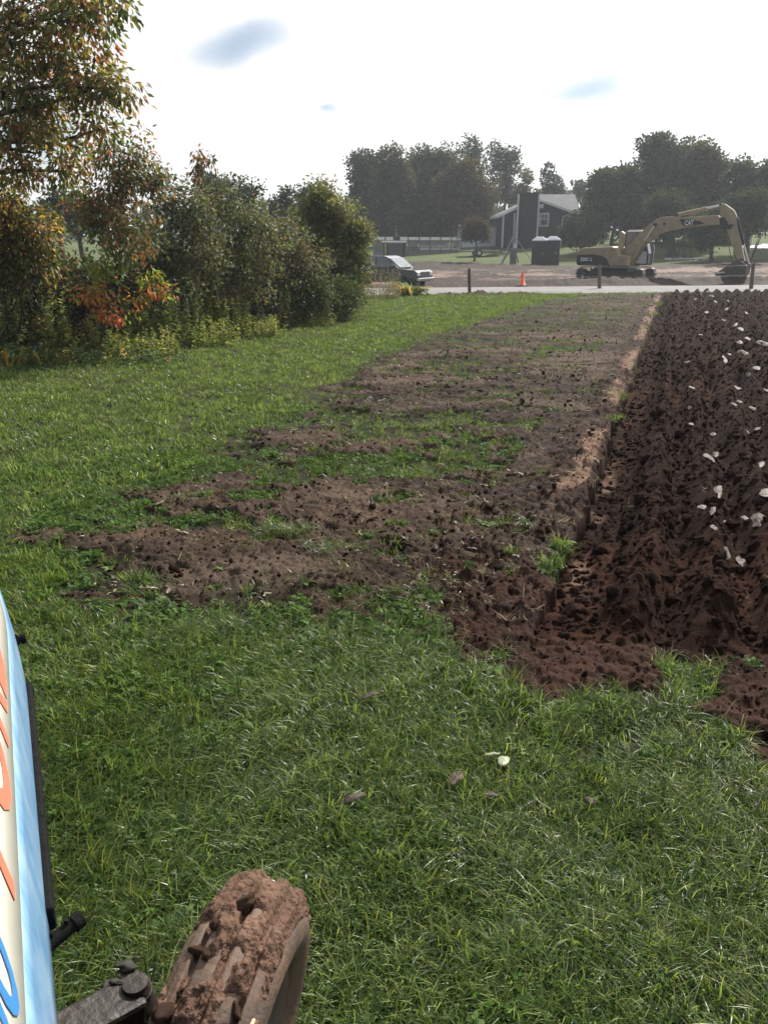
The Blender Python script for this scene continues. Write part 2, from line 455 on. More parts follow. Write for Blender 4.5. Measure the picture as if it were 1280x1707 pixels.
    till = C(.029, .0188, .0142) * (.35 + 1.3 * v) + C(.020, .013, .008) * ss(v3, .5, .7) + C(.08, .055, .035) * ss(v2, .62, .8) * .5
    dry = ss(fbm(x * .9, y * 1.8, 76, 3), .55, .66)[..., None] * ss(pl, .2, .6)[..., None]
    till = till * (1 - dry * .55) + C(.105, .075, .055) * dry * .55
    tan = C(.155, .098, .068) * (.35 + 1.3 * v2)
    plc = C(.022, .0112, .0078) * (.55 + .9 * v) * (.7 + .6 * v2)
    redspot = ss(fbm(x * 1.1, y * 1.1, 77, 3), .55, .72)[..., None]
    plc = plc + C(.016, .006, .003) * redspot
    lotc = C(.036, .023, .018) * (.5 + 1.0 * v) + C(.15, .105, .088) * ss(fbm(x * .28, y * .9, 78, 4), .50, .60)[..., None] * ss(y, 50, 54)[..., None] * (1 - ss(y, 66, 72))[..., None]
    lawn = lawn * (1 - .45 * ss(pl, 0, .5)[..., None])
    col = lawn * (1 - soil[..., None]) + till * soil[..., None]
    col = np.where((ss(so, -.05, .1) > .5)[..., None] & ~plough[..., None], C(.030, .0142, .0098) * (.5 + 1.0 * v), col)
    tb = (ss(s + (fbm(x * 3, y * 3, 66, 3) - .5) * .2, -.27, -.20) * (1 - ss(s, -.06, -.02)) * ss(al, -.5, .3) * ss(fbm(al * .9, s * 2.2, 79, 4) + .12 * ss(al, 1.5, 3), .46, .60) * ss(-rc, .2, 1.0) * (~plough))[..., None]
    col = col * (1 - tb) + tan * tb
    col = np.where(plough[..., None], plc, col)
    fl = (ss(s, .03, .07) * (1 - ss(s, .14, .22)) * ss(fbm(al * 2.2, s * 3, 80, 3), .45, .6) * ss(al, -.6, 0) * (1 - ss(al, 2.5, 4)))[..., None] * plough[..., None]
    col = col * (1 - fl * .8) + tan * fl * .8
    col = np.where(lotm[..., None], lotc, col)
    col = np.where(((rc > ROADW) & ~lotm)[..., None], C(.075, .098, .034) * (.7 + .6 * v), col)
    col = np.where((bm_ > .05)[..., None], C(.045, .028, .02) * (.7 + .6 * v), col)
    zone = np.zeros(x.shape, int)
    zone[(pl > 0)] = 1
    zone[plough] = 2
    zone[lotm] = 3
    zone[(rc > ROADW) & ~lotm] = 4
    return z, soil, col, zone

fa = np.arange(-34, 34.001, .1)
co = np.concatenate([np.linspace(-180, -60, 20), np.arange(-59, -34.2, .8), fa, np.arange(34.4, 60, .4), np.linspace(60.5, 180, 20)])
TH = np.radians(co)
RR = np.concatenate([np.linspace(.05, 1.15, 6), np.geomspace(1.2, 2.95, 60), np.geomspace(2.96, 16, 500), np.geomspace(16.1, 52, 190), np.geomspace(52.6, 130, 95), np.geomspace(135, 1200, 22)])
TT, RG = np.meshgrid(TH, RR)
GX, GY = RG * np.sin(TT), RG * np.cos(TT)
GZ, GS, GC, GZN = ground(GX.ravel(), GY.ravel())
nr, na = GX.shape
V = np.stack([GX.ravel(), GY.ravel(), GZ], 1)
i0 = (np.arange(nr - 1)[:, None] * na + np.arange(na - 1)[None, :]).ravel()
Fq = np.stack([i0, i0 + 1, i0 + na + 1, i0 + na], 1)
Fq = Fq[:, ::-1]
soilmat('earth'); soilmat('ploughed_earth', rough=1.0, spec=.06, bump=1.0, fine=75); soilmat('lot_earth', rough=.85, spec=.12, fine=6, bump=.5)
fz = GZN[Fq[:, 0]]
for zid, nm, mt, sm in ((0, 'lawn', 'earth', True), (1, 'tilled_plot', 'earth', True), (2, 'ploughed_field', 'ploughed_earth', False), (3, 'dirt_lot', 'lot_earth', True), (4, 'far_yard', 'earth', True)):
    f = Fq[fz == zid]
    u, inv = np.unique(f.ravel(), return_inverse=True)
    o = link(nm, np_mesh(nm, V[u], inv.reshape(-1, 4), GC[u], sm), mt); struct(o)
    if nm == 'ploughed_field': PLOUGH = o
    if nm == 'lawn': LAWN = o
# road sheet, gently cambered, lying above the ground sheet
mat('asphalt', (.185, .18, .178), rough=.85, var=.2, vscale=.8, bump=.3, bscale=40, spec=.2)
rv = []; ts = np.linspace(-60, 90, 151); ws = np.linspace(0, ROADW, 9)
for t in ts:
    for w in ws:
        e = .06 * math.sin(t * 1.7) + .04 * math.sin(t * 4.1 + 1)
        ww = w + (e if w == 0 else (-e if w == ROADW else 0))
        p = RN0 + RT_ * t + RNRM * ww
        rv.append((p.x, p.y, float(base(p.x, p.y)) + .03 + .05 * (1 - (2 * w / ROADW - 1) ** 2) - (.06 if w in (0, ROADW) else 0)))
rf = [(i * 9 + j, (i + 1) * 9 + j, (i + 1) * 9 + j + 1, i * 9 + j + 1) for i in range(150) for j in range(8)]
struct(link('road', np_mesh('road', rv, rf, None, True), 'asphalt'))
# side road climbing away on the right
sr = [GT(1225, 413), GT(1330, 418), GT(1420, 392), GT(1275, 380)]
mat('pale_asphalt', (.40, .40, .41), rough=.8, var=.12, vscale=.5, bump=.2, bscale=30)
sv = []
for i in range(9):
    for j in range(9):
        a = sr[0].lerp(sr[1], i / 8); b = sr[3].lerp(sr[2], i / 8); p = a.lerp(b, j / 8)
        sv.append((p.x, p.y, float(base(p.x, p.y)) + .09))
sf = [(i * 9 + j, (i + 1) * 9 + j, (i + 1) * 9 + j + 1, i * 9 + j + 1) for i in range(8) for j in range(8)]
struct(link('side_road', np_mesh('side_road', sv, sf, None, True), 'pale_asphalt'))

def gz(x, y): return float(ground(np.array([float(x)]), np.array([float(y)]))[0][0])

# ------------------------------------------------------------------ scatter of small uncountable cover
leafmat('grass_blade', trans=.5, rough=.36, gloss=.026, inst=.40)
leafmat('weed_leaf', trans=.45, rough=.5, gloss=.008, inst=.25)
leafmat('dry_straw', trans=.15, rough=.6, gloss=.012, inst=.25)
def variant_coll(name, meshes, m):
    c = bpy.data.collections.new(name)
    for i, me in enumerate(meshes):
        me.materials.append(MATS[m]); o = bpy.data.objects.new('%s_piece' % name, me); c.objects.link(o)
    return c
def scatter(name, P, rot, scl, idx, coll, parent=None):
    me = bpy.data.meshes.new(name); me.vertices.add(len(P)); me.vertices.foreach_set('co', np.asarray(P, np.float32).ravel())
    for an, ty, key, dat in (('rot', 'FLOAT_VECTOR', 'vector', rot), ('scl', 'FLOAT_VECTOR', 'vector', scl), ('idx', 'INT', 'value', idx)):
        a = me.attributes.new(an, ty, 'POINT'); a.data.foreach_set(key, np.asarray(dat, np.int32 if ty == 'INT' else np.float32).ravel())
    me.update()
    o = bpy.data.objects.new(name, me); COL.objects.link(o)
    if parent: o.parent = parent
    g = bpy.data.node_groups.new(name + '_nodes', 'GeometryNodeTree')
    g.interface.new_socket('Geometry', in_out='INPUT', socket_type='NodeSocketGeometry')
    g.interface.new_socket('Geometry', in_out='OUTPUT', socket_type='NodeSocketGeometry')
    gi = g.nodes.new('NodeGroupInput'); go = g.nodes.new('NodeGroupOutput')
    ip = g.nodes.new('GeometryNodeInstanceOnPoints'); ci = g.nodes.new('GeometryNodeCollectionInfo')
    ci.inputs['Collection'].default_value = coll; ci.inputs['Separate Children'].default_value = True; ci.inputs['Reset Children'].default_value = True
    ip.inputs['Pick Instance'].default_value = True
    def na_(nm, ty):
        n = g.nodes.new('GeometryNodeInputNamedAttribute'); n.data_type = ty; n.inputs['Name'].default_value = nm; return n.outputs['Attribute']
    g.links.new(gi.outputs[0], ip.inputs['Points']); g.links.new(ci.outputs[0], ip.inputs['Instance'])
    g.links.new(na_('rot', 'FLOAT_VECTOR'), ip.inputs['Rotation']); g.links.new(na_('scl', 'FLOAT_VECTOR'), ip.inputs['Scale']); g.links.new(na_('idx', 'INT'), ip.inputs['Instance Index'])
    g.links.new(ip.outputs[0], go.inputs[0])
    md = o.modifiers.new('scatter', 'NODES'); md.node_group = g
    return o
def blade_mesh(name, n, rad, h0, h1, w, lean, cols, curl=.5, flat=0.0, segs=3, r=None):
    r = r or rng
    V_, F_, T_ = [], [], []
    for i in range(n):
        a = r.uniform(0, 2 * np.pi); rr = rad * math.sqrt(r.uniform()); bx, by = rr * math.cos(a), rr * math.sin(a)
        h = r.uniform(h0, h1); az = r.uniform(0, 2 * np.pi); ln = abs(r.normal(lean, .22)) + flat
        d = np.array([math.cos(az), math.sin(az)]); side = np.array([-d[1], d[0]])
        c = np.array(cols[r.integers(len(cols))]) * r.uniform(.75, 1.25); b0 = len(V_)
        ww = w * r.uniform(.7, 1.3); ang = ln; px = py = 0.0; z = 0.0; fwd = 0.0
        for k in range(segs + 1):
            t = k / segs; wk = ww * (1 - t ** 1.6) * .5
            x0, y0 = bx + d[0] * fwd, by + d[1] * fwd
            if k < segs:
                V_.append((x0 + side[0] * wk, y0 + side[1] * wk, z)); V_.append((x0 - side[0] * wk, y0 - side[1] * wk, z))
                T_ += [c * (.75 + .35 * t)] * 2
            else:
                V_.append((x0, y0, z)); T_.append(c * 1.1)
            fwd += math.sin(ang) * h / segs; z += max(math.cos(ang), -.15) * h / segs; ang += curl * r.uniform(.5, 1.4)
        for k in range(segs - 1):
            q = b0 + 2 * k; F_.append((q, q + 1, q + 3)); F_.append((q, q + 3, q + 2))
        q = b0 + 2 * (segs - 1); F_.append((q, q + 1, q + 2))
    return np_mesh(name, V_, F_, np.array(T_))
def broad_mesh(name, n, l0, l1, wr, lift, cols, lobed=False):
    V_, F_, T_ = [], [], []
    for i in range(n):
        az = 2 * np.pi * i / n + rng.uniform(-.5, .5); l = rng.uniform(l0, l1); el = rng.uniform(*lift); w = l * wr * rng.uniform(.8, 1.2)
        d = np.array([math.cos(az), math.sin(az), 0]); s_ = np.array([-d[1], d[0], 0]); c = np.array(cols[rng.integers(len(cols))]) * rng.uniform(.75, 1.25)
        b0 = len(V_); p = np.zeros(3); e = el; K = 5
        for k in range(K + 1):
            t = k / K; wk = w * (math.sin(math.pi * min(1, t * .9 + .1)) ** .8) * .5
            if lobed: wk *= (1.15 if k % 2 else .62)
            V_ += [p + s_ * wk + np.array([0, 0, .15 * wk]), p, p - s_ * wk + np.array([0, 0, .15 * wk])]; T_ += [c, c * 1.2, c]
            p = p + (d * math.cos(e) + np.array([0, 0, math.sin(e)])) * l / K; e -= rng.uniform(.12, .34)
        for k in range(K):
            q = b0 + 3 * k
            F_ += [(q, q + 1, q + 4), (q, q + 4, q + 3), (q + 1, q + 2, q + 5), (q + 1, q + 5, q + 4)]
    V_ = np.array(V_); V_[:, 2] = np.maximum(V_[:, 2], .004)
    return np_mesh(name, V_, F_, np.array(T_))
def clover_mesh(name, n, rad, cols):
    V_, F_, T_ = [], [], []
    for i in range(n):
        a = rng.uniform(0, 6.28); rr = rad * math.sqrt(rng.uniform()); p = np.array([rr * math.cos(a), rr * math.sin(a), rng.uniform(.015, .055)])
        c = np.array(cols[rng.integers(len(cols))]) * rng.uniform(.7, 1.3); t0 = rng.uniform(0, 6.28); tilt = rng.normal(0, .35, 2)
        for k in range(3):
            t = t0 + k * 2.094; b0 = len(V_); L_ = rng.uniform(.010, .017)
            d = np.array([math.cos(t), math.sin(t), 0]); s_ = np.array([-d[1], d[0], 0])
            for q in (p, p + d * L_ * .6 + s_ * L_ * .5, p + d * L_ * 1.1, p + d * L_ * .6 - s_ * L_ * .5):
                q = q.copy(); q[2] += (q[0] - p[0]) * tilt[0] + (q[1] - p[1]) * tilt[1]
                V_.append(q); T_.append(c)
            F_ += [(b0, b0 + 1, b0 + 2), (b0, b0 + 2, b0 + 3)]
    return np_mesh(name, V_, F_, np.array(T_))
import bmesh
def clod_mesh(name, seed, sub=2, smooth=False):
    bm = bmesh.new(); bmesh.ops.create_icosphere(bm, subdivisions=sub, radius=1.0)
    r = np.random.default_rng(seed); ks = r.normal(size=(9, 3)) * np.array([[1.2]] * 3 + [[2.6]] * 3 + [[5]] * 3); phs = r.uniform(0, 6, 9); am = [.22] * 3 + [.12] * 3 + [.06] * 3
    ax = r.uniform(.65, 1.2, 3)
    for v in bm.verts:
        p = np.array(v.co); f = 1 + sum(a * math.sin(k @ p + q) for a, k, q in zip(am, ks, phs))
        v.co = Vector(p * f * ax)
    me = bpy.data.meshes.new(name); bm.to_mesh(me); bm.free()
    c = np.array([.032, .0165, .012]) * r.uniform(.6, 1.6)
    a = me.attributes.new('tint', 'FLOAT_COLOR', 'POINT'); a.data.foreach_set('color', np.tile([*c, 1], len(me.vertices)).astype(np.float32))
    return me
def sample(n, r0, r1, a0, a1, p=1.0):
    """random ground points with density falling with distance"""
    u = rng.uniform(size=n); r = (r0 ** p + u * (r1 ** p - r0 ** p)) ** (1 / p); a = np.radians(rng.uniform(a0, a1, n))
    return r * np.sin(a), r * np.cos(a)
G1 = [(.10, .172, .031), (.068, .13, .027), (.15, .22, .045), (.050, .098, .024), (.23, .27, .085), (.042, .082, .024)]
G2 = [(.145, .225, .050), (.095, .165, .038), (.21, .29, .08), (.21, .25, .09), (.06, .105, .03)]
DRY = [(.34, .25, .14), (.26, .18, .10), (.20, .13, .08), (.42, .34, .20)]
lush = variant_coll('lush_grass', [blade_mesh('lush_grass', 30, .058, .05, .135, .0052, .45, G1, .45) for _ in range(6)], 'grass_blade')
longg = variant_coll('long_grass', [blade_mesh('long_grass', 26, .05, .09, .20, .0055, .75, G1 + [(.18, .21, .08)], .45, segs=4) for _ in range(4)], 'grass_blade')
mown = variant_coll('mown_grass', [blade_mesh('mown_grass', 46, .13, .035, .075, .0085, .5, G2, .35, segs=2) for _ in range(5)], 'grass_blade')
clov = variant_coll('clover', [clover_mesh('clover', 26, .07, [(.07, .135, .025), (.09, .16, .03), (.05, .10, .025)]) for _ in range(4)], 'weed_leaf')
dand = variant_coll('dandelion', [broad_mesh('dandelion', 8, .07, .15, .26, (.2, .9), [(.06, .12, .025), (.085, .15, .04), (.05, .09, .03)], True) for _ in range(3)] +
                    [broad_mesh('plantain', 7, .06, .12, .5, (.15, .8), [(.07, .14, .03), (.10, .16, .05), (.05, .10, .025)]) for _ in range(3)], 'weed_leaf')
straw = variant_coll('straw', [blade_mesh('straw', 7, .10, .05, .16, .0035, 1.25, DRY, .12, segs=2) for _ in range(5)], 'dry_straw')
wilt = variant_coll('wilted_leaf', [broad_mesh('wilted_leaf', 3, .04, .09, .4, (-.1, .5), [(.20, .18, .12), (.14, .09, .055), (.10, .13, .05), (.26, .24, .17)]) for _ in range(5)], 'dry_straw')
clodc = variant_coll('clod', [clod_mesh('clod', 100 + i) for i in range(7)], 'ploughed_earth')

def place(name, coll, x, y, keep, s0, s1, tilt=.15, dz=0.0, nvar=4, lean_dir=None, kindlabel=None, zs=None, sink=False, parent=None):
    x, y = x[keep], y[keep]
    z = ground(x, y)[0] + dz
    n = len(x); sc = rng.uniform(s0, s1, n)
    scl = np.stack([sc, sc, sc * (rng.uniform(.8, 1.2, n) if zs is None else rng.uniform(*zs, n))], 1)
    rot = np.stack([rng.normal(0, tilt, n), rng.normal(0, tilt, n), rng.uniform(0, 6.283, n)], 1)
    if lean_dir is not None:
        k = fbm(x * .9, y * .9, 91, 2); rot[:, 0] += (k - .5) * 1.3; rot[:, 1] += (fbm(x * .9, y * .9, 95, 2) - .5) * 1.3
        rot[:, 2] = rng.uniform(-.9, .9, n)
    if sink: z = z - sc * .25
    o = scatter(name, np.stack([x, y, z], 1), rot, scl, rng.integers(0, nvar, n), coll, parent)
    return o
# near lush grass
x, y = sample(32000, 1.15, 6.6, -44, 66, 1.5)
z_, so_, c_, zn_ = ground(x, y)
ok = (so_ < .4) & ((sdist(x, y, P_PLOUGH) < -1.1) | (rng.uniform(size=len(x)) < .45)) & ((zn_ == 0) | (rng.uniform(size=len(x)) < .75))
thick = fbm(x * 1.4, y * 1.4, 201, 3)
stuff(place('grass', lush, x, y, ok & (zn_ == 0), .65, 1.25, .2, -.008, 6, True), 'lush green lawn grass in front of the tractor wheel', 'grass')
stuff(place('long_grass', longg, x, y, ok & (thick > .52) & (zn_ == 0) & (rng.uniform(size=len(x)) < .55), .7, 1.15, .2, -.01, 4, True), 'longer leaning grass tussocks in the lush lawn', 'grass')
x, y = sample(6800, 1.2, 9, -44, 60, 1.5)
z_, so_, c_, zn_ = ground(x, y)
k2 = fbm(x * .9, y * .9, 203, 3)
stuff(place('clover', clov, x, y, (so_ < .5) & (k2 > .5), .7, 1.3, .15, .0, 4), 'low clover patches among the grass', 'clover')
x, y = sample(2600, 1.3, 11, -36, 36, 1.7)
z_, so_, c_, zn_ = ground(x, y)
edge_ = np.abs(sdist(x, y, P_PLOT)) < .7
stuff(place('broadleaf_weeds', dand, x, y, (so_ < .6) & ((fbm(x * 1.2, y * 1.2, 205, 3) > .56) | ((sdist(x, y, P_PLOUGH) > -1.0) & (y < 6) & (rng.uniform(size=len(x)) < .75)) | (edge_ & (rng.uniform(size=len(x)) < .5))), .55, 1.1, .15, .0, 6), 'broad dandelion and plantain leaves along the soil edge', 'weeds')
# mown lawn beyond, running to the road
x, y = sample(60000, 5.2, 44, -36, 22, 1.3)
z_, so_, c_, zn_ = ground(x, y)
rc_ = roadc(x, y)
ok = (so_ < .45) & (zn_ == 0) & (rc_ < -.3)
gs_ = 1.0
ok &= rng.uniform(size=len(x)) < .35 + .95 * fbm(x * 1.6, y * 1.6, 221, 4) ** 1.5 * 1.3
stuff(place('mown_grass', mown, x, y, ok, .6, 1.45, .28, -.012, 5), 'mown lawn running back to the road', 'grass')
x, y = sample(5200, 6, 30, -36, 14, 1.4)
z_, so_, c_, zn_ = ground(x, y)
stuff(place('lawn_weeds', dand, x, y, (so_ < .4) & (zn_ == 0) & (roadc(x, y) < -.5) & (fbm(x * .8, y * .8, 223, 3) > .5), .5, .95, .2, .0, 6), 'flat broadleaf weeds dotted through the mown lawn', 'weeds')
# grass left in the tilled plot
x, y = sample(34000, 3.3, 36, -36, 30, 1.2)
z_, so_, c_, zn_ = ground(x, y)
pk = fbm(x * 2.0, y * 2.0, 207, 3)
ok = (zn_ == 1) & (so_ < .55) & (pk > .30)
stuff(place('plot_grass', lush, x, y, ok, .6, 1.15, .35, -.012, 6), 'ragged green grass between the strips of tilled soil', 'grass')
tx, ty = [], []
for (px, py, n, rd) in ((462, 900, 42, .12), (500, 895, 10, .1), (720, 712, 30, .25), (830, 668, 16, .2), (700, 622, 10, .2), (620, 690, 14, .3), (740, 785, 22, .3), (862, 895, 4, .12), (835, 945, 6, .25), (560, 930, 12, .15), (420, 770, 18, .3), (640, 800, 18, .3), (690, 1000, 14, .15)):
    g = GT(px, py); a = rng.uniform(0, 6.28, n); r_ = rd * np.sqrt(rng.uniform(size=n)); tx += list(g.x + 1.4 * r_ * np.cos(a)); ty += list(g.y + r_ * np.sin(a))
tx, ty = np.array(tx), np.array(ty)
stuff(place('grass_tussock', longg, tx, ty, np.ones(len(tx), bool), .6, 1.0, .25, -.01, 4), 'green grass tussocks standing up in the tilled soil', 'grass')
# weeds on the spill, straw and wilted leaves on the soil
x, y = sample(900, 3.2, 14, -34, 30, 1.3)
z_, so_, c_, zn_ = ground(x, y)
stuff(place('plot_weeds', dand, x, y, ((zn_ == 1) & (so_ < .75) | (zn_ == 1) & (rng.uniform(size=len(x)) < .05)), .5, 1.0, .3, .0, 6), 'scattered broadleaf weeds in the tilled plot', 'weeds')
x, y = sample(5200, 3.0, 30, -34, 30, 1.2)
z_, so_, c_, zn_ = ground(x, y); s_, al_ = furrow(x, y)
stuff(place('straw', straw, x, y, (so_ > .3) & ((zn_ == 1) | ((zn_ == 2) & (rng.uniform(size=len(x)) < .06))), .4, 1.0, .12, .006, 5), 'dry straw and root bits lying on the tilled soil', 'straw')
x, y = sample(1500, 3.0, 16, -34, 30, 1.3)
z_, so_, c_, zn_ = ground(x, y)
stuff(place('wilted_leaves', wilt, x, y, (zn_ == 1) & (fbm(x * 1.3, y * 1.3, 209, 3) > .5), .4, .9, .3, .006, 5), 'wilted pale leaves strewn over the tilled plot', 'leaves')
deadc = variant_coll('stubble', [blade_mesh('stubble', 26, .11, .03, .085, .006, .9, [(.12, .10, .05), (.16, .13, .07), (.09, .10, .04), (.07, .06, .035), (.10, .13, .045)], .4, segs=2) for _ in range(5)], 'grass_blade')
x, y = sample(15000, 3.2, 37, -34, 30, 1.2)
z_, so_, c_, zn_ = ground(x, y); dn_ = fbm(x * 1.7, y * 2.6, 215, 3)
stuff(place('stubble', deadc, x, y, (zn_ == 1) & (dn_ > .47 - .05 * ss(y, 8, 20)) & (furrow(x, y)[0] < -.35), .5, 1.1, .3, -.01, 5), 'grey-brown dead grass stubble over the tilled plot', 'stubble')
# loose clods
x, y = sample(115000, 3.0, 40, -34, 46, 1.12)
z_, so_, c_, zn_ = ground(x, y)
csz = np.where(zn_ == 2, 1.0, np.where(fbm(x * 1.2, y * 1.2, 231, 3) > .6, .7, .4))
ok = (so_ > .6) & ((zn_ == 2) | ((zn_ < 2) & (rng.uniform(size=len(x)) < .75)))
x, y, csz = x[ok], y[ok], csz[ok]; n = len(x)
sc = csz * np.exp(rng.normal(-4.25, .55, n)); sc = np.clip(sc, .006, .060) 
zz = ground(x, y)[0] - sc * .1
co_ = scatter('loose_clods', np.stack([x, y, zz], 1), rng.uniform(0, 6.28, (n, 3)), np.stack([sc] * 3, 1), rng.integers(0, 7, n), clodc)
stuff(co_, 'loose dark soil clods on the ploughed and tilled earth', 'clods')
# smooth furrow-slice slabs that catch the sun
m, t, o_ = newmat('slice_soil')
p_ = t.nodes.new('ShaderNodeBsdfPrincipled'); t.links.new(p_.outputs[0], o_.inputs[0])
p_.inputs['Base Color'].default_value = (.085, .062, .050, 1); p_.inputs['Specular IOR Level'].default_value = .38
n_ = t.nodes.new('ShaderNodeTexNoise'); n_.inputs['Scale'].default_value = 14; n_.inputs['Detail'].default_value = 4
mr_ = t.nodes.new('ShaderNodeMapRange'); mr_.inputs[3].default_value = .48; mr_.inputs[4].default_value = .9
mr_.inputs[1].default_value = .35; mr_.inputs[2].default_value = .62; t.links.new(n_.outputs['Fac'], mr_.inputs[0]); t.links.new(mr_.outputs[0], p_.inputs['Roughness'])
rp_ = t.nodes.new('ShaderNodeValToRGB'); n2_ = t.nodes.new('ShaderNodeTexNoise'); n2_.inputs['Scale'].default_value = 2.2; n2_.inputs['Detail'].default_value = 6
rp_.color_ramp.elements[0].color = (.025, .015, .011, 1); rp_.color_ramp.elements[1].color = (.10, .075, .062, 1); rp_.color_ramp.elements[0].position = .42; rp_.color_ramp.elements[1].position = .58
tc_ = t.nodes.new('ShaderNodeTexCoord'); oi_ = t.nodes.new('ShaderNodeObjectInfo'); va_ = t.nodes.new('ShaderNodeVectorMath'); va_.operation = 'ADD'
t.links.new(tc_.outputs['Object'], va_.inputs[0]); t.links.new(oi_.outputs['Location'], va_.inputs[1]); t.links.new(va_.outputs[0], n2_.inputs['Vector']); t.links.new(n2_.outputs['Fac'], rp_.inputs[0]); t.links.new(rp_.outputs[0], p_.inputs['Base Color'])
bp_ = t.nodes.new('ShaderNodeBump'); bp_.inputs['Strength'].default_value = .12; bp_.inputs['Distance'].default_value = .01
t.links.new(n_.outputs['Fac'], bp_.inputs['Height']); t.links.new(bp_.outputs[0], p_.inputs['Normal'])
slabs = []
for k in range(7):
    r = np.random.default_rng(500 + k); mb = MB(); n = 11; pr = []
    for i in range(n):
        a = 2 * math.pi * i / n; q = r.uniform(.62, 1.12); pr.append((q * math.cos(a) * .55, q * math.sin(a) * 1.0))
    top = [(a, b, .14 + .18 * a - .35 * a * a + .06 * b + r.normal(0, .03)) for a, b in pr]; mid = [(a * 1.08, b * 1.05, .02 + r.normal(0, .02)) for a, b in pr]; bot = [(a * .8, b * .8, -.28) for a, b in pr]
    v = top + mid + bot + [(r.normal(0, .1), r.normal(0, .1), .22)]
    f = [(i, (i + 1) % n, 3 * n) for i in range(n)] + [(n + i, n + (i + 1) % n, (i + 1) % n, i) for i in range(n)] + [(2 * n + i, 2 * n + (i + 1) % n, n + (i + 1) % n, n + i) for i in range(n)]
    me = bpy.data.meshes.new('soil_slab'); me.from_pydata(v, [], f); me.update(); me.materials.append(m); slabs.append(me)
SLABPX = [(1187, 766, 34), (1178, 794, 22), (1190, 850, 40), (1180, 905, 22), (1206, 945, 28), (1234, 940, 24), (1166, 880, 24), (1183, 925, 20), (1258, 905, 36), (1270, 868, 40), (1242, 888, 24),
          (1228, 645, 26), (1230, 668, 16), (1150, 727, 20), (1188, 722, 16), (1240, 738, 20), (1265, 780, 30), (1205, 600, 26), (1236, 604, 24), (1150, 668, 14), (1262, 617, 26), (1245, 575, 18), (1215, 598, 14),
          (1170, 560, 18), (1235, 557, 18), (1268, 590, 20), (1210, 520, 14), (1190, 507, 12), (1165, 497, 10), (1175, 530, 12), (1225, 545, 14), (1158, 500, 10), (1180, 492, 10), (1205, 545, 12), (1250, 560, 14),
          (1195, 575, 14), (1220, 700, 14), (1255, 690, 22), (1275, 660, 18), (1145, 615, 12), (1185, 500, 9), (1230, 590, 16), (1160, 515, 9), (1212, 500, 9), (1243, 530, 12), (1268, 545, 12), (1148, 698, 12), (1262, 720, 18), (1208, 870, 16), (1245, 640, 14)]
for k, (px, py, wpx) in enumerate(SLABPX):
    g = GT(px, py + 4); dep = (g - Vector((0, 0, CAMZ))).dot(FW); w = wpx * dep / FPX * .56
    o = link('soil_slab', slabs[k % 7], None, PLOUGH)
    o.location = (g.x, g.y, gz(g.x, g.y) + w * .12 + .012); r = np.random.default_rng(900 + k)
    o.scale = (w * r.uniform(.8, 1.2), w * r.uniform(.7, 1.25), w * r.uniform(.5, .8)); 
    o.rotation_euler = (R(11 + r.normal(0, 6)), R(r.normal(3, 6)), math.atan2(-FT.x, FT.y) + r.normal(.2, .45))
# ------------------------------------------------------------------ trees, shrubs and plants
leafmat('leaf', trans=.48, rough=.45, gloss=.02)
leafmat('far_leaf', trans=.38, rough=.6, gloss=.01)
mat('bark', (.075, .060, .050), rough=.9, var=.4, vscale=14, bump=.6, bscale=40, spec=.15)
mat('birch_bark', (.42, .40, .37), rough=.8, var=.35, vscale=5, bump=.3, bscale=20)
mat('green_stem', (.09, .11, .04), rough=.7, var=.3, vscale=10)
def unit(a): return a / (np.linalg.norm(a, axis=-1, keepdims=True) + 1e-9)
def leaf_arrays(P, D, Nn, ln, wd, col, near):
    n = len(P); S_ = unit(np.cross(D, Nn)); Nn = unit(np.cross(S_, D)); ln = ln[:, None]; wd = wd[:, None]
    if near:
        b = P; mid = P + D * ln * .45 + Nn * ln * .04; tip = P + D * ln * .97 - Nn * ln * .22
        l = P + D * ln * .42 + S_ * wd * .5 - Nn * wd * .12; r = P + D * ln * .42 - S_ * wd * .5 - Nn * wd * .12
        V_ = np.stack([b, l, tip, r, mid], 1).reshape(-1, 3); k = np.arange(n)[:, None] * 5
        F_ = np.concatenate([k + np.array([0, 4, 1]), k + np.array([1, 4, 2]), k + np.array([2, 4, 3]), k + np.array([3, 4, 0])])
        return V_, F_, np.repeat(col, 5, 0)
    V_ = np.stack([P, P + D * ln * .5 + S_ * wd * .5 - Nn * wd * .1, P + D * ln, P + D * ln * .5 - S_ * wd * .5 - Nn * wd * .1], 1).reshape(-1, 3); k = np.arange(n)[:, None] * 4
    return V_, np.concatenate([k + np.array([0, 1, 2]), k + np.array([0, 2, 3])]), np.repeat(col, 4, 0)
def tubes(paths, sides=6):
    """paths: list of (points Nx3, radii N)"""
    VV, FF = [], []; b = 0
    ang = np.arange(sides) * 2 * np.pi / sides
    for P, r in paths:
        P = np.asarray(P, float); r = np.asarray(r, float); n = len(P)
        T = unit(np.gradient(P, axis=0)); ref = np.array([0.3, .2, 1.0]) if abs(T[0, 2]) < .9 else np.array([1.0, .1, 0])
        A = unit(np.cross(T, ref)); B = np.cross(T, A)
        VV.append((P[:, None] + r[:, None, None] * (np.cos(ang)[None, :, None] * A[:, None] + np.sin(ang)[None, :, None] * B[:, None])).reshape(-1, 3))
        i = np.arange(n - 1)[:, None] * sides; j = np.arange(sides)[None]; j2 = (j + 1) % sides
        FF.append(np.stack([(i + j), (i + j2), (i + sides + j2), (i + sides + j)], -1).reshape(-1, 4) + b); b += n * sides
    return np.concatenate(VV), np.concatenate(FF)
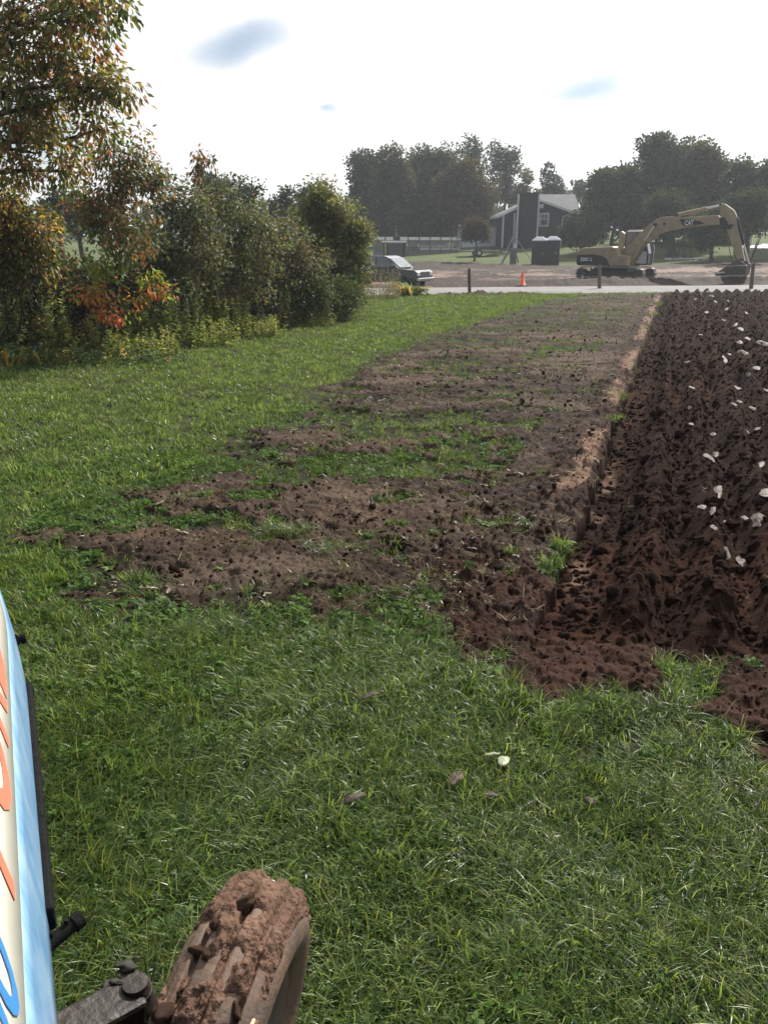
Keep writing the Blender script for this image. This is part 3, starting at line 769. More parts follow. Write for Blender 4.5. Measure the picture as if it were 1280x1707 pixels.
def wob(a, b, n, amp, g, sag=0.0):
    a, b = np.asarray(a, float), np.asarray(b, float); t = np.linspace(0, 1, n)[:, None]
    L_ = np.linalg.norm(b - a); P = a + (b - a) * t
    off = g.normal(0, amp * L_, (n, 3)); off[0] = 0; off[-1] = 0
    off[1:-1] = (off[1:-1] + .5 * off[:-2] + .5 * off[2:]) * .6
    P += off; P[:, 2] += sag * L_ * (4 * t * (1 - t))[:, 0]
    return P
def pl(px, py, rpx, rpy, Y, ry=None):
    """ellipsoid at ground depth Y covering a patch of the view"""
    c = atY(px, py, Y); dep = (c - Vector((0, 0, CAMZ))).dot(FW)
    rx = rpx * dep / FPX; rz = rpy * dep / FPX / math.cos(PITCH)
    return (c.x, c.y, c.z, rx, ry or (rx + rz) * .5, rz)
def woody(name, label, cat, base_xy, lobes, seed, clumps=30, leaves=40, crad=.3, ll=(.06, .1), lw=.42, pal=None, trunk=.08, stems=1, droop=.5, near=True, shell=.35,
          twigs=True, group=None, barkm='bark', pos_pal=None, top=None, leafm=None, stem_name='trunk', crown_name='crown', ctint=.35, bright=1.0):
    g = np.random.default_rng(seed)
    bx, by = base_xy; bz = gz(bx, by) - .03
    root = empty(name, (bx, by, bz)); tag(root, label, cat, group)
    O = np.array([bx, by, bz]); lob = np.array(lobes, float)
    lc = lob[:, :3]; paths = []; anchors = []
    vol = lob[:, 3] * lob[:, 4] * lob[:, 5]; cen = (lc * vol[:, None]).sum(0) / vol.sum(); topz = (lc[:, 2] + .6 * lob[:, 5]).max()
    if stems == 1:
        tp = np.array(top) if top is not None else np.array([cen[0], cen[1], topz])
        tr = wob(O, tp, 9, .02, g); rad = trunk * np.linspace(1, .15, 9) ** .8; rad[0] *= 1.35
        paths.append((tr, rad))
        for i, c in enumerate(lc):
            k = int(np.clip(np.searchsorted(tr[:, 2], c[2] - .55 * lob[i, 5] - .25 * np.linalg.norm(c[:2] - tr[4, :2])), 1, 7))
            pth = wob(tr[k], c, 6, .05, g, .06); paths.append((pth, np.linspace(rad[k] * .6, max(rad[k] * .15, .006), 6))); anchors.append(pth)
    else:
        for i in range(max(stems, len(lc))):
            c = lc[i % len(lc)] + (g.normal(0, .35, 3) * lob[i % len(lc), 3:] if i >= len(lc) else 0)
            o2 = O + np.append(g.normal(0, .06 + .10 * lob[i % len(lc), 3], 2), 0)
            o2[0] += (c[0] - O[0]) * .35; o2[1] += (c[1] - O[1]) * .35; o2[2] = O[2]
            pth = wob(o2, c, 7, .05, g, .03); rr = trunk * g.uniform(.5, 1.0)
            paths.append((pth, np.linspace(rr, rr * .25, 7)))
            if i < len(lc): anchors.append(pth)
    LP, LD, LL, LC = [], [], [], []
    pal = pal or [((.07, .10, .03), 1)]
    pw = np.array([p[1] for p in pal], float); pw /= pw.sum(); pc = np.array([p[0] for p in pal])
    for i, l in enumerate(lob):
        nc = max(3, int(clumps * (l[3] * l[4] * l[5]) ** (2 / 3) / (vol.mean() ** (2 / 3))))
        for c in range(nc):
            d = unit(g.normal(size=3)); rr = (shell + (1 - shell) * g.uniform()) ** .6 * g.uniform(.72, 1.08)
            cp = l[:3] + d * rr * l[3:]
            if cp[2] < bz + .12: cp[2] = bz + g.uniform(.1, .35)
            an = anchors[i][g.integers(2, len(anchors[i]))]
            if twigs:
                tw = wob(an, cp + d * crad * .5, 5, .08, g, .05); r0 = max(min(trunk * .06, .03 if not near else .008), .0035)
                paths.append((tw, np.linspace(r0, r0 * .35, 5)))
            m = max(4, int(leaves * g.uniform(.5, 1.5)))
            q = np.clip(g.normal(size=(m, 3)), -1.7, 1.7) * crad * np.array([.62, .62, .5]) * g.uniform(.7, 1.3)
            p = cp + q
            if pos_pal is not None:
                w2 = np.array(pos_pal(cp), float) * pw; w2 /= w2.sum()
            else: w2 = pw
            k0 = g.choice(len(pc), p=w2)
            cl = np.where((g.uniform(size=m) < .68)[:, None], pc[k0], pc[g.choice(len(pc), m, p=w2)]) * g.uniform(1 - ctint, 1 + ctint, (m, 1)) * g.uniform(.8, 1.2) * bright
            out = unit(q + d * crad * .5) + g.normal(0, .45, (m, 3)); out[:, 2] -= droop * g.uniform(.3, 1.5, m)
            LP.append(p); LD.append(unit(out)); LL.append(g.uniform(ll[0], ll[1], m)); LC.append(cl)
    LP, LD, LL, LC = map(np.concatenate, (LP, LD, LL, LC))
    Nn = unit(g.normal(size=LP.shape) * .7 + np.array([0, 0, 1.0]))
    V_, F_, T_ = leaf_arrays(LP, LD, Nn, LL, LL * lw, LC, near)
    V_[:, 2] = np.maximum(V_[:, 2], bz + .04)
    link(crown_name, np_mesh(crown_name, V_ - O, F_, T_), leafm or ('leaf' if near else 'far_leaf'), root)
    V_, F_ = tubes(paths, 6 if near else 5)
    link(stem_name, np_mesh(stem_name, V_ - O, F_, None, True), barkm, root)
    return root
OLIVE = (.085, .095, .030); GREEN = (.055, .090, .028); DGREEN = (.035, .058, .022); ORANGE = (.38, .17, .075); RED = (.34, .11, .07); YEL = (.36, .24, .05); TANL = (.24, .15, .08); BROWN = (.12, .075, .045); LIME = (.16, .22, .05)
# tall autumn cherry tree whose trunk stands left of the view
woody('cherry_tree', 'tall cherry tree with olive, orange and red drooping leaves', 'tree', (-8.6, 13.2),
      [pl(60, 70, 130, 75, 12.3), pl(150, 40, 75, 60, 12.0), pl(30, 170, 120, 62, 12.4), pl(150, 150, 68, 55, 12.1), pl(60, 255, 95, 45, 12.3), pl(165, 215, 40, 34, 12.2), pl(-120, 20, 160, 120, 12.8), pl(-140, 220, 140, 110, 13),
       pl(60, -70, 150, 80, 12.6), pl(205, 148, 28, 16, 12.0), pl(195, 5, 36, 16, 12.0), pl(110, 285, 40, 25, 12.3)], 11,
      clumps=38, leaves=42, crad=.20, bright=1.3, ctint=.45, ll=(.08, .14), lw=.44, pal=[((.13, .135, .045), 3), ((.085, .12, .035), 2.2), ((.26, .18, .09), 1.6), (ORANGE, .7), (RED, .22), ((.24, .20, .07), 2.0)], trunk=.17, droop=.9, top=atY(-130, 60, 12.8), shell=.15)
woody('young_cherry', 'slender young cherry with thinning green and orange leaves behind the red sapling', 'tree', tuple(GT(205, 530)[:2]),
      [pl(205, 262, 62, 45, 16.5), pl(175, 310, 55, 35, 16.6), pl(238, 300, 36, 40, 16.4), pl(205, 380, 70, 50, 16.5), pl(150, 350, 40, 30, 16.5)], 12, clumps=26, leaves=36, crad=.22, ll=(.08, .13), lw=.45,
      pal=[((.12, .125, .045), 3), (GREEN, 2), (TANL, 2), (ORANGE, .4), (RED, .2)], trunk=.06, droop=.9, shell=.2)
woody('yellowing_shrub', 'arching shrub with yellow and orange leaves under the tall cherry tree', 'shrub', tuple(GT(10, 575)[:2]),
      [pl(50, 385, 55, 34, 14), pl(-20, 400, 70, 50, 14), pl(20, 440, 70, 45, 14), pl(15, 330, 36, 30, 13.8)], 13, clumps=44, leaves=46, crad=.22, ctint=.5, bright=1.2, ll=(.07, .12), lw=.45,
      pal=[(YEL, 1.0), (ORANGE, .35), (OLIVE, 3.5), (BROWN, 1.2), (TANL, 1.2), (GREEN, 1.5)], trunk=.03, stems=12, droop=.7, stem_name='stems', crown_name='foliage')
# red and orange cherry sapling in front of the hedge
gs = GT(172, 597)
def sap_pal(cp):
    h = (cp[2] - gs.z) / 2.1
    return [max(.05, h - .62) * 6, max(.05, 1 - abs(h - .62) * 3), max(.05, 1 - abs(h - .42) * 3.0) * 1.4, max(.03, 1 - abs(h - .40) * 3.4) * 1.2]
woody('red_sapling', 'small cherry sapling with lime top and glowing red and orange leaves', 'sapling', (gs.x, gs.y),
      [pl(168, 415, 16, 14, gs.y), pl(172, 448, 32, 20, gs.y), pl(170, 488, 50, 24, gs.y), pl(190, 520, 46, 18, gs.y), pl(250, 470, 26, 28, gs.y + .2), pl(272, 485, 20, 12, gs.y), pl(225, 500, 22, 14, gs.y)], 14,
      clumps=11, leaves=15, crad=.13, ll=(.09, .15), lw=.40, pal=[((.20, .30, .05), 1), ((.25, .24, .06), 1), ((.48, .20, .07), 1.3), ((.50, .13, .07), 1.3)], trunk=.026, droop=.8, bright=.95, pos_pal=sap_pal, shell=.1, barkm='bark')
# the dense dark hedge
DK = [((.085, .088, .052), 3), ((.065, .088, .042), 3.5), (BROWN, .9), ((.15, .13, .09), .7), ((.12, .14, .045), 1.2)]
for k, (lab, bpx, lbs, sd, kw) in enumerate([
    ('dense dark twiggy shrub with sparse brownish leaves beside the young cherry', (290, 548), [pl(275, 320, 40, 34, 19), pl(318, 345, 46, 50, 19), pl(262, 410, 56, 56, 18.6), pl(330, 430, 56, 56, 19), pl(290, 490, 70, 40, 18.4)], 21, {}),
    ('tallest dark shrub of the hedge with bare arching twigs', (390, 540), [pl(368, 330, 32, 30, 21), pl(408, 362, 42, 36, 21), pl(350, 390, 52, 56, 20.6), pl(425, 405, 56, 56, 21), pl(390, 470, 76, 50, 20.6)], 22, {}),
    ('brown-green rounded shrub leaning towards the willow', (470, 535), [pl(462, 385, 40, 36, 23), pl(485, 430, 46, 46, 23), pl(480, 470, 60, 50, 22.6), pl(515, 440, 36, 50, 23)], 23, {}),
]):
    b = GT(*bpx)
    woody('hedge_shrub', lab, 'shrub', (b.x, b.y + 1.2), lbs, sd, clumps=44, leaves=34, crad=.25, ll=(.07, .13), lw=.48, pal=DK, trunk=.05, stems=26, ctint=.55, bright=1.3, droop=.4, shell=.12, stem_name='stems', crown_name='foliage')
woody('willow_shrub', 'tall olive-green willow shrub at the road end of the hedge', 'shrub', tuple(GT(560, 512)[:2]),
      [pl(548, 345, 44, 42, 27), pl(575, 395, 46, 45, 26.6), pl(530, 420, 50, 50, 26.6), pl(585, 440, 34, 34, 26.4), pl(560, 470, 52, 42, 26), pl(520, 360, 30, 34, 27), pl(600, 390, 18, 22, 26.4)], 24,
      clumps=60, leaves=56, crad=.27, ctint=.5, bright=1.15, ll=(.10, .17), lw=.40, pal=[((.15, .15, .06), 3), ((.11, .125, .04), 3), (GREEN, 1.5), ((.21, .19, .09), 1)], trunk=.04, stems=12, droop=.5, shell=.12, stem_name='stems', crown_name='foliage')
woody('low_bush', 'low leafy green bush spreading at the foot of the willow shrub', 'bush', tuple(GT(540, 532)[:2]),
      [pl(510, 500, 62, 36, 23.0), pl(570, 492, 40, 34, 24.2), pl(450, 515, 50, 34, 22)], 25, clumps=60, leaves=56, crad=.26, ll=(.07, .11), lw=.5, pal=[(GREEN, 3), (DGREEN, 2), (OLIVE, 2)], trunk=.02, stems=10, droop=.3, shell=.2, stem_name='stems', crown_name='foliage')
woody('lone_sapling', 'thin sapling top with a tuft of leaves rising above the hedge', 'sapling', tuple(GT(335, 536)[:2]),
      [pl(329, 262, 14, 20, 18.5), pl(331, 292, 14, 12, 18.5), pl(352, 268, 9, 9, 18.5)], 26, clumps=6, leaves=12, crad=.12, ll=(.10, .16), lw=.38, pal=[(OLIVE, 2), (TANL, 1), (RED, .4)], trunk=.02, droop=1.0, shell=.1)
# shadowed back rows of the hedge
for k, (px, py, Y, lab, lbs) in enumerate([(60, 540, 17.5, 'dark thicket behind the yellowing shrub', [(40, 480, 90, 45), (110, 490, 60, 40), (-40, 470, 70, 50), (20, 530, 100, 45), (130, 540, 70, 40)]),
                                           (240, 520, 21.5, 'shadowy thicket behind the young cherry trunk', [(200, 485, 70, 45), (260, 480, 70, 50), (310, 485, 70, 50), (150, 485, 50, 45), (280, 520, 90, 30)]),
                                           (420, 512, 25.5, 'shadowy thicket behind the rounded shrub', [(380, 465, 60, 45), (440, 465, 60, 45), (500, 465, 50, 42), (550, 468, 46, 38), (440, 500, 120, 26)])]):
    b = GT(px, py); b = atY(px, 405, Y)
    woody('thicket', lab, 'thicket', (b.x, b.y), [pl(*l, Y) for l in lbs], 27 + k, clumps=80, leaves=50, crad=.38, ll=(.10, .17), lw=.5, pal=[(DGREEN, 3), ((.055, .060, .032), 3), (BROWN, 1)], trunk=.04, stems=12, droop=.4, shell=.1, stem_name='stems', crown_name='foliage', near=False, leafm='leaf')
# front row of weeds: each clump is one plant stand
def herb(name, label, cat, px, py, n, rad, h, pal, ll, lw, seed, lean=.15, ry=1.0, plume=None, group=None):
    g = np.random.default_rng(seed); b = GT(px, py); O = np.array([b.x, b.y, b.z - .01])
    root = empty(name, tuple(O)); tag(root, label, cat, group); paths = []; LP, LD, LL, LC = [], [], [], []
    pw = np.array([p[1] for p in pal], float); pw /= pw.sum(); pc = np.array([p[0] for p in pal])
    for i in range(n):
        a = g.uniform(0, 6.28); r = rad * math.sqrt(g.uniform()); o = O + np.array([r * math.cos(a), r * ry * math.sin(a), 0]); o[2] = O[2]
        hh = g.uniform(*h); t = o + np.array([g.normal(0, lean) * hh, g.normal(0, lean) * hh, hh]); P = wob(o, t, 5, .03, g)
        paths.append((P, np.linspace(.006, .002, 5)))
        m = int(hh / .020); tt = g.uniform(.12, 1, m); ip = np.stack([np.interp(tt, np.linspace(0, 1, 5), P[:, k]) for k in range(3)], 1)
        az = g.uniform(0, 6.28, m); D = np.stack([np.cos(az), np.sin(az), g.uniform(-.3, .9, m)], 1); k0 = g.choice(len(pc), p=pw)
        LP.append(ip); LD.append(unit(D)); LL.append(g.uniform(*ll, m) * (1.15 - .55 * tt)); LC.append(1.9 * np.where((g.uniform(size=m) < .6)[:, None], pc[k0], pc[g.choice(len(pc), m, p=pw)]) * g.uniform(.7, 1.3, (m, 1)))
        if plume is not None:
            m = 26; ip = t + g.normal(0, 1, (m, 3)) * np.array([.05, .05, .07]); LP.append(ip); LD.append(unit(g.normal(size=(m, 3)) + [0, 0, .6])); LL.append(g.uniform(.02, .045, m)); LC.append(np.array(plume) * g.uniform(.7, 1.3, (m, 1)))
    LP, LD, LL, LC = map(np.concatenate, (LP, LD, LL, LC))
    V_, F_, T_ = leaf_arrays(LP, LD, unit(g.normal(size=LP.shape) * .5 + np.array([0, 0, 1.])), LL, LL * lw, LC, True)
    V_[:, 2] = np.maximum(V_[:, 2], O[2] + .015)
    link('foliage', np_mesh('foliage', V_ - O, F_, T_), 'leaf', root); V_, F_ = tubes(paths, 4); link('stems', np_mesh('stems', V_ - O, F_, None, True), 'green_stem', root)
    return root
GR = [((.085, .12, .03), 3), ((.13, .15, .04), 2), ((.055, .085, .025), 2), (OLIVE, 1)]
herb('goldenrod', 'leafy green weed stand left of the red sapling under the yellowing shrub', 'weeds', 40, 592, 120, 1.0, (.7, 1.5), [((.10, .13, .045), 3), (DGREEN, 1), ((.16, .18, .07), 2)], (.08, .15), .34, 31, plume=(.16, .14, .09))
herb('goldenrod', 'mixed yellowing weed stand at the foot of the red sapling', 'weeds', 120, 590, 90, .8, (.4, .9), [(OLIVE, 2), ((.22, .19, .05), 1.2), (GREEN, 2), (YEL, .5)], (.08, .15), .34, 32)
herb('goldenrod', 'bushy green weed stand just right of the red sapling', 'weeds', 260, 578, 120, .9, (.5, 1.15), GR, (.08, .15), .34, 33, plume=(.17, .17, .08))
herb('goldenrod', 'bright yellow-green goldenrod stand in front of the dark shrubs', 'weeds', 345, 562, 130, 1.0, (.45, 1.05), [((.15, .17, .045), 3), ((.10, .14, .03), 2), (OLIVE, 1)], (.08, .15), .34, 34, plume=(.20, .18, .06))
herb('goldenrod', 'dim green weed stand between the goldenrod and the low bush', 'weeds', 425, 548, 110, 1.0, (.5, 1.1), [((.07, .085, .035), 3), (DGREEN, 2), (BROWN, 1)], (.08, .15), .34, 35)
SK_ = [((.17, .19, .05), 3), ((.12, .16, .04), 2), ((.24, .22, .07), 1), (OLIVE, 1)]
herb('weed_fringe', 'low yellow-green weed fringe at the foot of the bushy green stand', 'weeds', 225, 592, 110, 1.0, (.25, .6), SK_, (.07, .13), .34, 131, ry=.5)
herb('weed_fringe', 'low yellow-green weed fringe spilling onto the lawn before the goldenrod', 'weeds', 315, 576, 110, 1.1, (.25, .65), SK_, (.07, .13), .34, 132, ry=.5)
herb('weed_fringe', 'low sunlit weed fringe between goldenrod and the low bush', 'weeds', 400, 560, 100, 1.1, (.25, .6), SK_, (.07, .13), .34, 133, ry=.5)
herb('weed_fringe', 'low weed fringe edging the lawn under the low bush', 'weeds', 490, 543, 90, 1.2, (.2, .5), SK_, (.07, .12), .34, 134, ry=.5)
herb('dry_weeds', 'dry brown bunch of dead stalks beside the leafy garden plant', 'weeds', 628, 497, 90, 1.1, (.6, 1.5), [((.20, .16, .10), 3), ((.14, .11, .07), 2), (OLIVE, 1)], (.06, .12), .12, 36, lean=.28)
herb('low_weeds', 'ankle-high dull green weeds along the hedge foot by the sapling', 'weeds', 150, 606, 120, 1.9, (.15, .4), [(GREEN, 2), (DGREEN, 2), (YEL, .3)], (.08, .15), .34, 37, ry=.3)
# strap-leaved plants
def strap(name, label, cat, px, py, n, ln, w, pal, seed, rad=.25, droop=1.6, part='leaf_blades'):
    g = np.random.default_rng(seed); b = GT(px, py); O = np.array([b.x, b.y, gz(b.x, b.y) - .01]); root = empty(name, tuple(O)); tag(root, label, cat)
    for i in range(n):
        V_, F_ = [], []; az = g.uniform(0, 6.28); d = np.array([math.cos(az), math.sin(az), 0]); s_ = np.array([-d[1], d[0], 0]); e = g.uniform(.75, 1.45); l = g.uniform(*ln); p = d * rad * g.uniform(0, 1); K = 7; ww = w * g.uniform(.7, 1.2)
        c = np.array(pal[g.integers(len(pal))]) * g.uniform(.75, 1.25); T_ = []
        for k in range(K + 1):
            t = k / K; wk = ww * .5 * max(.02, math.sin(math.pi * (t * .88 + .12)) ** .7)
            V_ += [p + s_ * wk, p - np.array([0, 0, wk * .35]), p - s_ * wk]; T_ += [c * (1.1 - .3 * (t > .8)), c * .85, c * 1.1]
            p = p + (d * math.cos(e) + np.array([0, 0, math.sin(e)])) * l / K; e -= droop / K * g.uniform(.7, 1.5)
        V_ = np.array(V_); V_[:, 2] = np.maximum(V_[:, 2], .01)
        for k in range(K):
            q = 3 * k; F_ += [(q, q + 1, q + 4, q + 3), (q + 1, q + 2, q + 5, q + 4)]
        link('leaf', np_mesh('leaf', V_, F_, np.array(T_)), 'leaf', root)
    return root
strap('garden_plant', 'leafy garden plant with drooping green, yellow and orange leaves by the road', 'plant', 682, 492, 64, (.7, 1.25), .16, [(.10, .15, .04), (.14, .18, .05), (.08, .11, .03), (.34, .26, .06), (.45, .25, .04), (.20, .20, .06)], 41, .5, 2.1)
strap('iris_clump', 'yellow-streaked strap leaves at the hedge foot under the weeds', 'plant', 75, 607, 26, (.35, .65), .05, [(.30, .24, .05), (.10, .12, .03), (.36, .28, .07), (.07, .08, .03)], 42, .35, 1.2)
strap('iris_clump', 'brown and amber strap leaves beside the yellow-streaked clump', 'plant', 12, 612, 22, (.3, .55), .05, [(.22, .13, .04), (.28, .18, .05), (.08, .08, .03)], 43, .35, 1.0)
# ---- distant trees
FARG = [((.048, .068, .042), 3), ((.060, .078, .040), 2), ((.038, .056, .040), 2)]  # far leaf palettes are lightened to stand in for distance haze
BRN = [((.075, .062, .032), 3), ((.055, .060, .030), 3), ((.10, .070, .035), 1)]
def fartree(name, label, basepx, Y, lbs, seed, pal=FARG, trunk=.22, n=110, lv=44, cr=.7, ll=(.25, .45), barkm='bark', tp=None, group=None, cat='tree', **kw):
    b = atY(basepx, 405, Y)
    return woody(name, label, cat, (b.x, b.y), [pl(*l, Y) for l in lbs], seed, clumps=n, leaves=lv, crad=cr, ll=ll, lw=.75, pal=pal, trunk=trunk, droop=.3, near=False, shell=.3, barkm=barkm, top=tp, group=group, **kw)
FARW = [((.075, .082, .042), 3), ((.095, .098, .045), 2), ((.055, .066, .038), 2)]
FARB = [((.055, .085, .056), 3), ((.068, .094, .056), 2), ((.046, .068, .05), 2)]
fartree('broadleaf_tree', 'dark rounded tree at the left end of the tall grove behind the deck', 610, 112, [(606, 285, 24, 34), (620, 330, 34, 44), (600, 345, 20, 36), (635, 375, 34, 26)], 51)
fartree('birch_tree', 'tall birch with a pale forked trunk behind the deck rail', 661, 108, [(650, 275, 26, 30), (668, 300, 24, 38), (640, 310, 22, 36), (655, 350, 28, 30)], 52, FARW, barkm='birch_bark', trunk=.2, n=60)
fartree('broadleaf_tree', 'widest dark tree in the middle of the tall grove', 715, 114, [(700, 285, 34, 40), (735, 290, 38, 42), (700, 345, 40, 46), (745, 345, 40, 44), (690, 380, 40, 22), (750, 382, 40, 22)], 53)
fartree('broadleaf_tree', 'brown-tinged tree of the grove reaching towards the navy house', 785, 108, [(775, 300, 30, 42), (800, 335, 27, 36), (770, 355, 34, 34), (745, 320, 26, 34)], 54, BRN)
fartree('poplar_tree', 'tall thin poplar poking out above the grove', 790, 125, [(782, 250, 16, 20), (795, 270, 16, 30), (790, 310, 18, 30)], 55, FARB, n=26, cr=.7)
fartree('poplar_tree', 'feathery poplar left of the chimney with sky showing through', 840, 122, [(825, 255, 14, 20), (845, 270, 14, 26), (858, 265, 10, 20), (835, 305, 24, 26), (850, 320, 18, 22)], 56, FARB, n=24, cr=.7)
fartree('pale_tree', 'thin pale yellowish tree right behind the chimney', 880, 118, [(876, 298, 9, 14), (868, 318, 14, 12), (882, 322, 12, 8)], 57, [((.13, .12, .06), 2), ((.09, .10, .05), 2)], n=11, cr=.5)
fartree('spruce_tree', 'small pointed spruce above the grey roof', 915, 124, [(914, 285, 7, 14), (914, 305, 13, 16), (930, 310, 14, 14), (922, 325, 24, 12)], 58, n=18, cr=.55)
fartree('spruce_tree', 'tiny dark spruce tip beside the roof ridge', 968, 126, [(966, 308, 5, 8), (968, 320, 9, 12)], 59, n=9, cr=.45)
fartree('broadleaf_tree', 'rounded dark tree standing behind the excavator cab', 1020, 92, [(1010, 310, 28, 26), (1030, 335, 36, 36), (1000, 350, 26, 34), (1045, 300, 20, 24)], 61, FARB)
fartree('broadleaf_tree', 'biggest tree of the right-hand grove above the excavator boom', 1110, 96, [(1095, 250, 34, 26), (1125, 270, 42, 34), (1085, 300, 40, 34), (1150, 310, 42, 38), (1100, 350, 46, 34), (1060, 345, 30, 40), (1150, 365, 40, 30), (1060, 385, 30, 22), (1200, 385, 30, 22)], 62, n=90)
fartree('broadleaf_tree', 'looser tree with gaps of sky on the right of the big grove', 1185, 92, [(1170, 260, 26, 24), (1190, 290, 26, 28), (1180, 335, 34, 34), (1160, 365, 34, 26)], 63, FARW, n=70)
fartree('broadleaf_tree', 'tall hazy tree above the excavator stick', 1245, 84, [(1232, 300, 22, 30), (1262, 320, 26, 36), (1240, 360, 34, 30), (1290, 300, 30, 36)], 64, FARB, n=64)
fartree('broadleaf_tree', 'leafy tree over the pale side road', 1330, 90, [(1310, 330, 34, 50), (1350, 290, 50, 60)], 65)
fartree('round_bush', 'big round clipped bush against the navy house', 970, 88, [(970, 382, 36, 26), (955, 392, 22, 18), (990, 390, 22, 20)], 66, n=55, cr=.5, ll=(.16, .3), cat='bush')
fartree('yard_tree', 'small bushy tree on the lawn in front of the white wing', 792, 86, [(795, 378, 18, 16), (780, 388, 11, 11), (805, 388, 12, 11)], 67, BRN, n=36, cr=.42, ll=(.14, .26), trunk=.11)
fartree('yard_tree', 'low dark tree with a thick trunk beyond the excavator boom', 1190, 78, [(1180, 385, 24, 28), (1195, 365, 26, 22), (1165, 375, 18, 20)], 68, n=50, cr=.5, ll=(.16, .3), trunk=.2)
fartree('yard_tree', 'many-stemmed lilac with bare branches beside the excavator bucket', 1243, 74, [(1245, 350, 28, 26), (1262, 330, 20, 24), (1228, 345, 18, 20), (1270, 370, 16, 18)], 69, n=36, cr=.5, ll=(.14, .26), trunk=.07, stems=12)
fartree('yard_tree', 'dark trunked tree behind the boom and the cab', 1122, 84, [(1110, 345, 34, 24), (1130, 360, 30, 22)], 70, n=50, trunk=.45)
for k, (px, Y, lbs, lab) in enumerate([(100, 48, [(100, 332, 14, 12), (98, 355, 24, 18)], 'dark spruce tops far behind the cherry tree'), (130, 52, [(130, 340, 8, 12), (130, 365, 20, 18)], 'pointed spruce far behind the young cherry trunk'),
                                       (395, 58, [(395, 312, 18, 12), (420, 320, 18, 12), (400, 345, 40, 20)], 'green treetop showing over the tallest dark shrub'),
                                       (512, 62, [(510, 325, 10, 12), (525, 318, 9, 10), (515, 345, 22, 16)], 'bluish treetop peeping between the brown shrub and the willow'),
                                       (345, 60, [(340, 300, 16, 12), (365, 305, 16, 10), (350, 330, 34, 20)], 'small treetop right of the lone sapling tip'),
                                       (478, 66, [(478, 330, 14, 12), (470, 350, 24, 16)], 'grey-green treetop behind the rounded shrub')]):
    fartree('background_tree', lab, px, Y, lbs, 80 + k, n=22, cr=.5, ll=(.14, .28))
# garden border of little shrubs by the far driveway
for k, (px, py, r, lab) in enumerate([(1132, 404, 6, 'small garden shrub nearest the thick trunk across the road'), (1143, 403, 7, 'taller middle garden shrub across the road'), (1156, 405, 6, 'pale garden shrub at the end of the border across the road')]):
    b = atY(px, 405, 82)
    woody('garden_shrub', lab, 'shrub', (b.x, b.y), [pl(px, py, r, r, 82)], 95 + k, clumps=12, leaves=26, crad=.18, ll=(.1, .18), lw=.6, pal=[((.10, .12, .05), 2), (OLIVE, 1)], trunk=.03, stems=4, near=False, stem_name='stems', crown_name='foliage')
# far belt of forest closing the horizon
g = np.random.default_rng(99); n = 9000
a = np.radians(g.uniform(-60, 60, n)); r = 190 + g.uniform(-14, 14, n); x_ = r * np.sin(a); y_ = r * np.cos(a); z0 = base(x_, y_)
hh = 5 + 5 * fbm(a * 20, a * 0, 7, 4); z_ = z0 + g.uniform(0, 1, n) ** .8 * hh
Pp = np.stack([x_, y_, z_], 1); Dd = unit(g.normal(size=(n, 3)))
V_, F_, T_ = leaf_arrays(Pp, Dd, unit(g.normal(size=(n, 3))), g.uniform(1.2, 2.6, n), g.uniform(.9, 1.8, n), np.array([.035, .05, .03]) * g.uniform(.6, 1.4, (n, 1)), False)
stuff(link('forest', np_mesh('forest', V_, F_, T_), 'far_leaf'), 'far belt of dark forest behind the houses', 'forest')
# ------------------------------------------------------------------ tractor the picture is taken from
mat('tractor_blue', (.13, .31, .56), rough=.32, var=.14, vscale=3, spec=.5, coat=.25, col2=(.30, .45, .62), stretch=(.6, 5, 3))
mat('tractor_white', (.80, .78, .70), rough=.38, var=.05, vscale=5, coat=.2)
mat('decal_red', (.74, .20, .13), rough=.4, var=.1)
mat('decal_blue', (.05, .22, .52), rough=.4, var=.1)
mat('rubber', (.008, .008, .008), rough=.85, spec=.12, var=.4, vscale=30, bump=.2, bscale=80)
mat('dirty_rubber', (.12, .10, .085), rough=.7, col2=(.17, .105, .07), var=.35, vscale=11, bump=.25, bscale=60, spec=.3)
mat('greasy_iron', (.022, .016, .012), rough=.55, var=.5, vscale=12, bump=.35, bscale=45)
mat('mud', (.115, .066, .045), rough=.92, var=.35, vscale=14, bump=.9, bscale=70, spec=.12, col2=(.18, .11, .078))
mat('straw_stalk', (.55, .42, .26), rough=.6, var=.2)
mat('rim_paint', (.13, .105, .085), rough=.45, var=.2, vscale=8)
TH_T = R(25.0)
TF = Vector((-math.sin(TH_T), math.cos(TH_T), 0)); TR = Vector((math.cos(TH_T), math.sin(TH_T), 0))
def tp(f, r, z): return Vector((0, 0, 0)) + TF * f + TR * r + Vector((0, 0, z))
tractor = empty('tractor', tp(1.3, -.37, 0)); tag(tractor, 'blue tractor with white hood band and muddy ribbed front tyre', 'tractor')
TO = Vector(tractor.location)
def tl(f, r, z): return tp(f, r, z) - TO
HC = -.385                                                        # r of the tractor's centre line
SEC = [(-.064, 1.02), (-.066, 1.08), (-.072, 1.14), (-.079, 1.195), (-.087, 1.238), (-.110, 1.345), (-.150, 1.425), (-.22, 1.480), (HC, 1.50)]
FS = [-.2, .3, .8, 1.2, 1.6, 1.85, 2.0, 2.07, 2.13, 2.18, 2.23, 2.27, 2.30, 2.32]
def hsec(f):
    """cross-section of the hood at station f: nose rounds in and down"""
    t = max(0.0, (f - 1.98) / .34); zm = 1.02 + .30 * t * t; zt = 1.50 - .06 * t * t
    return [(HC + (r - HC) * (1 - .16 * t ** 2.5), zm + (z - 1.02) / .48 * (zt - zm)) for r, z in SEC]
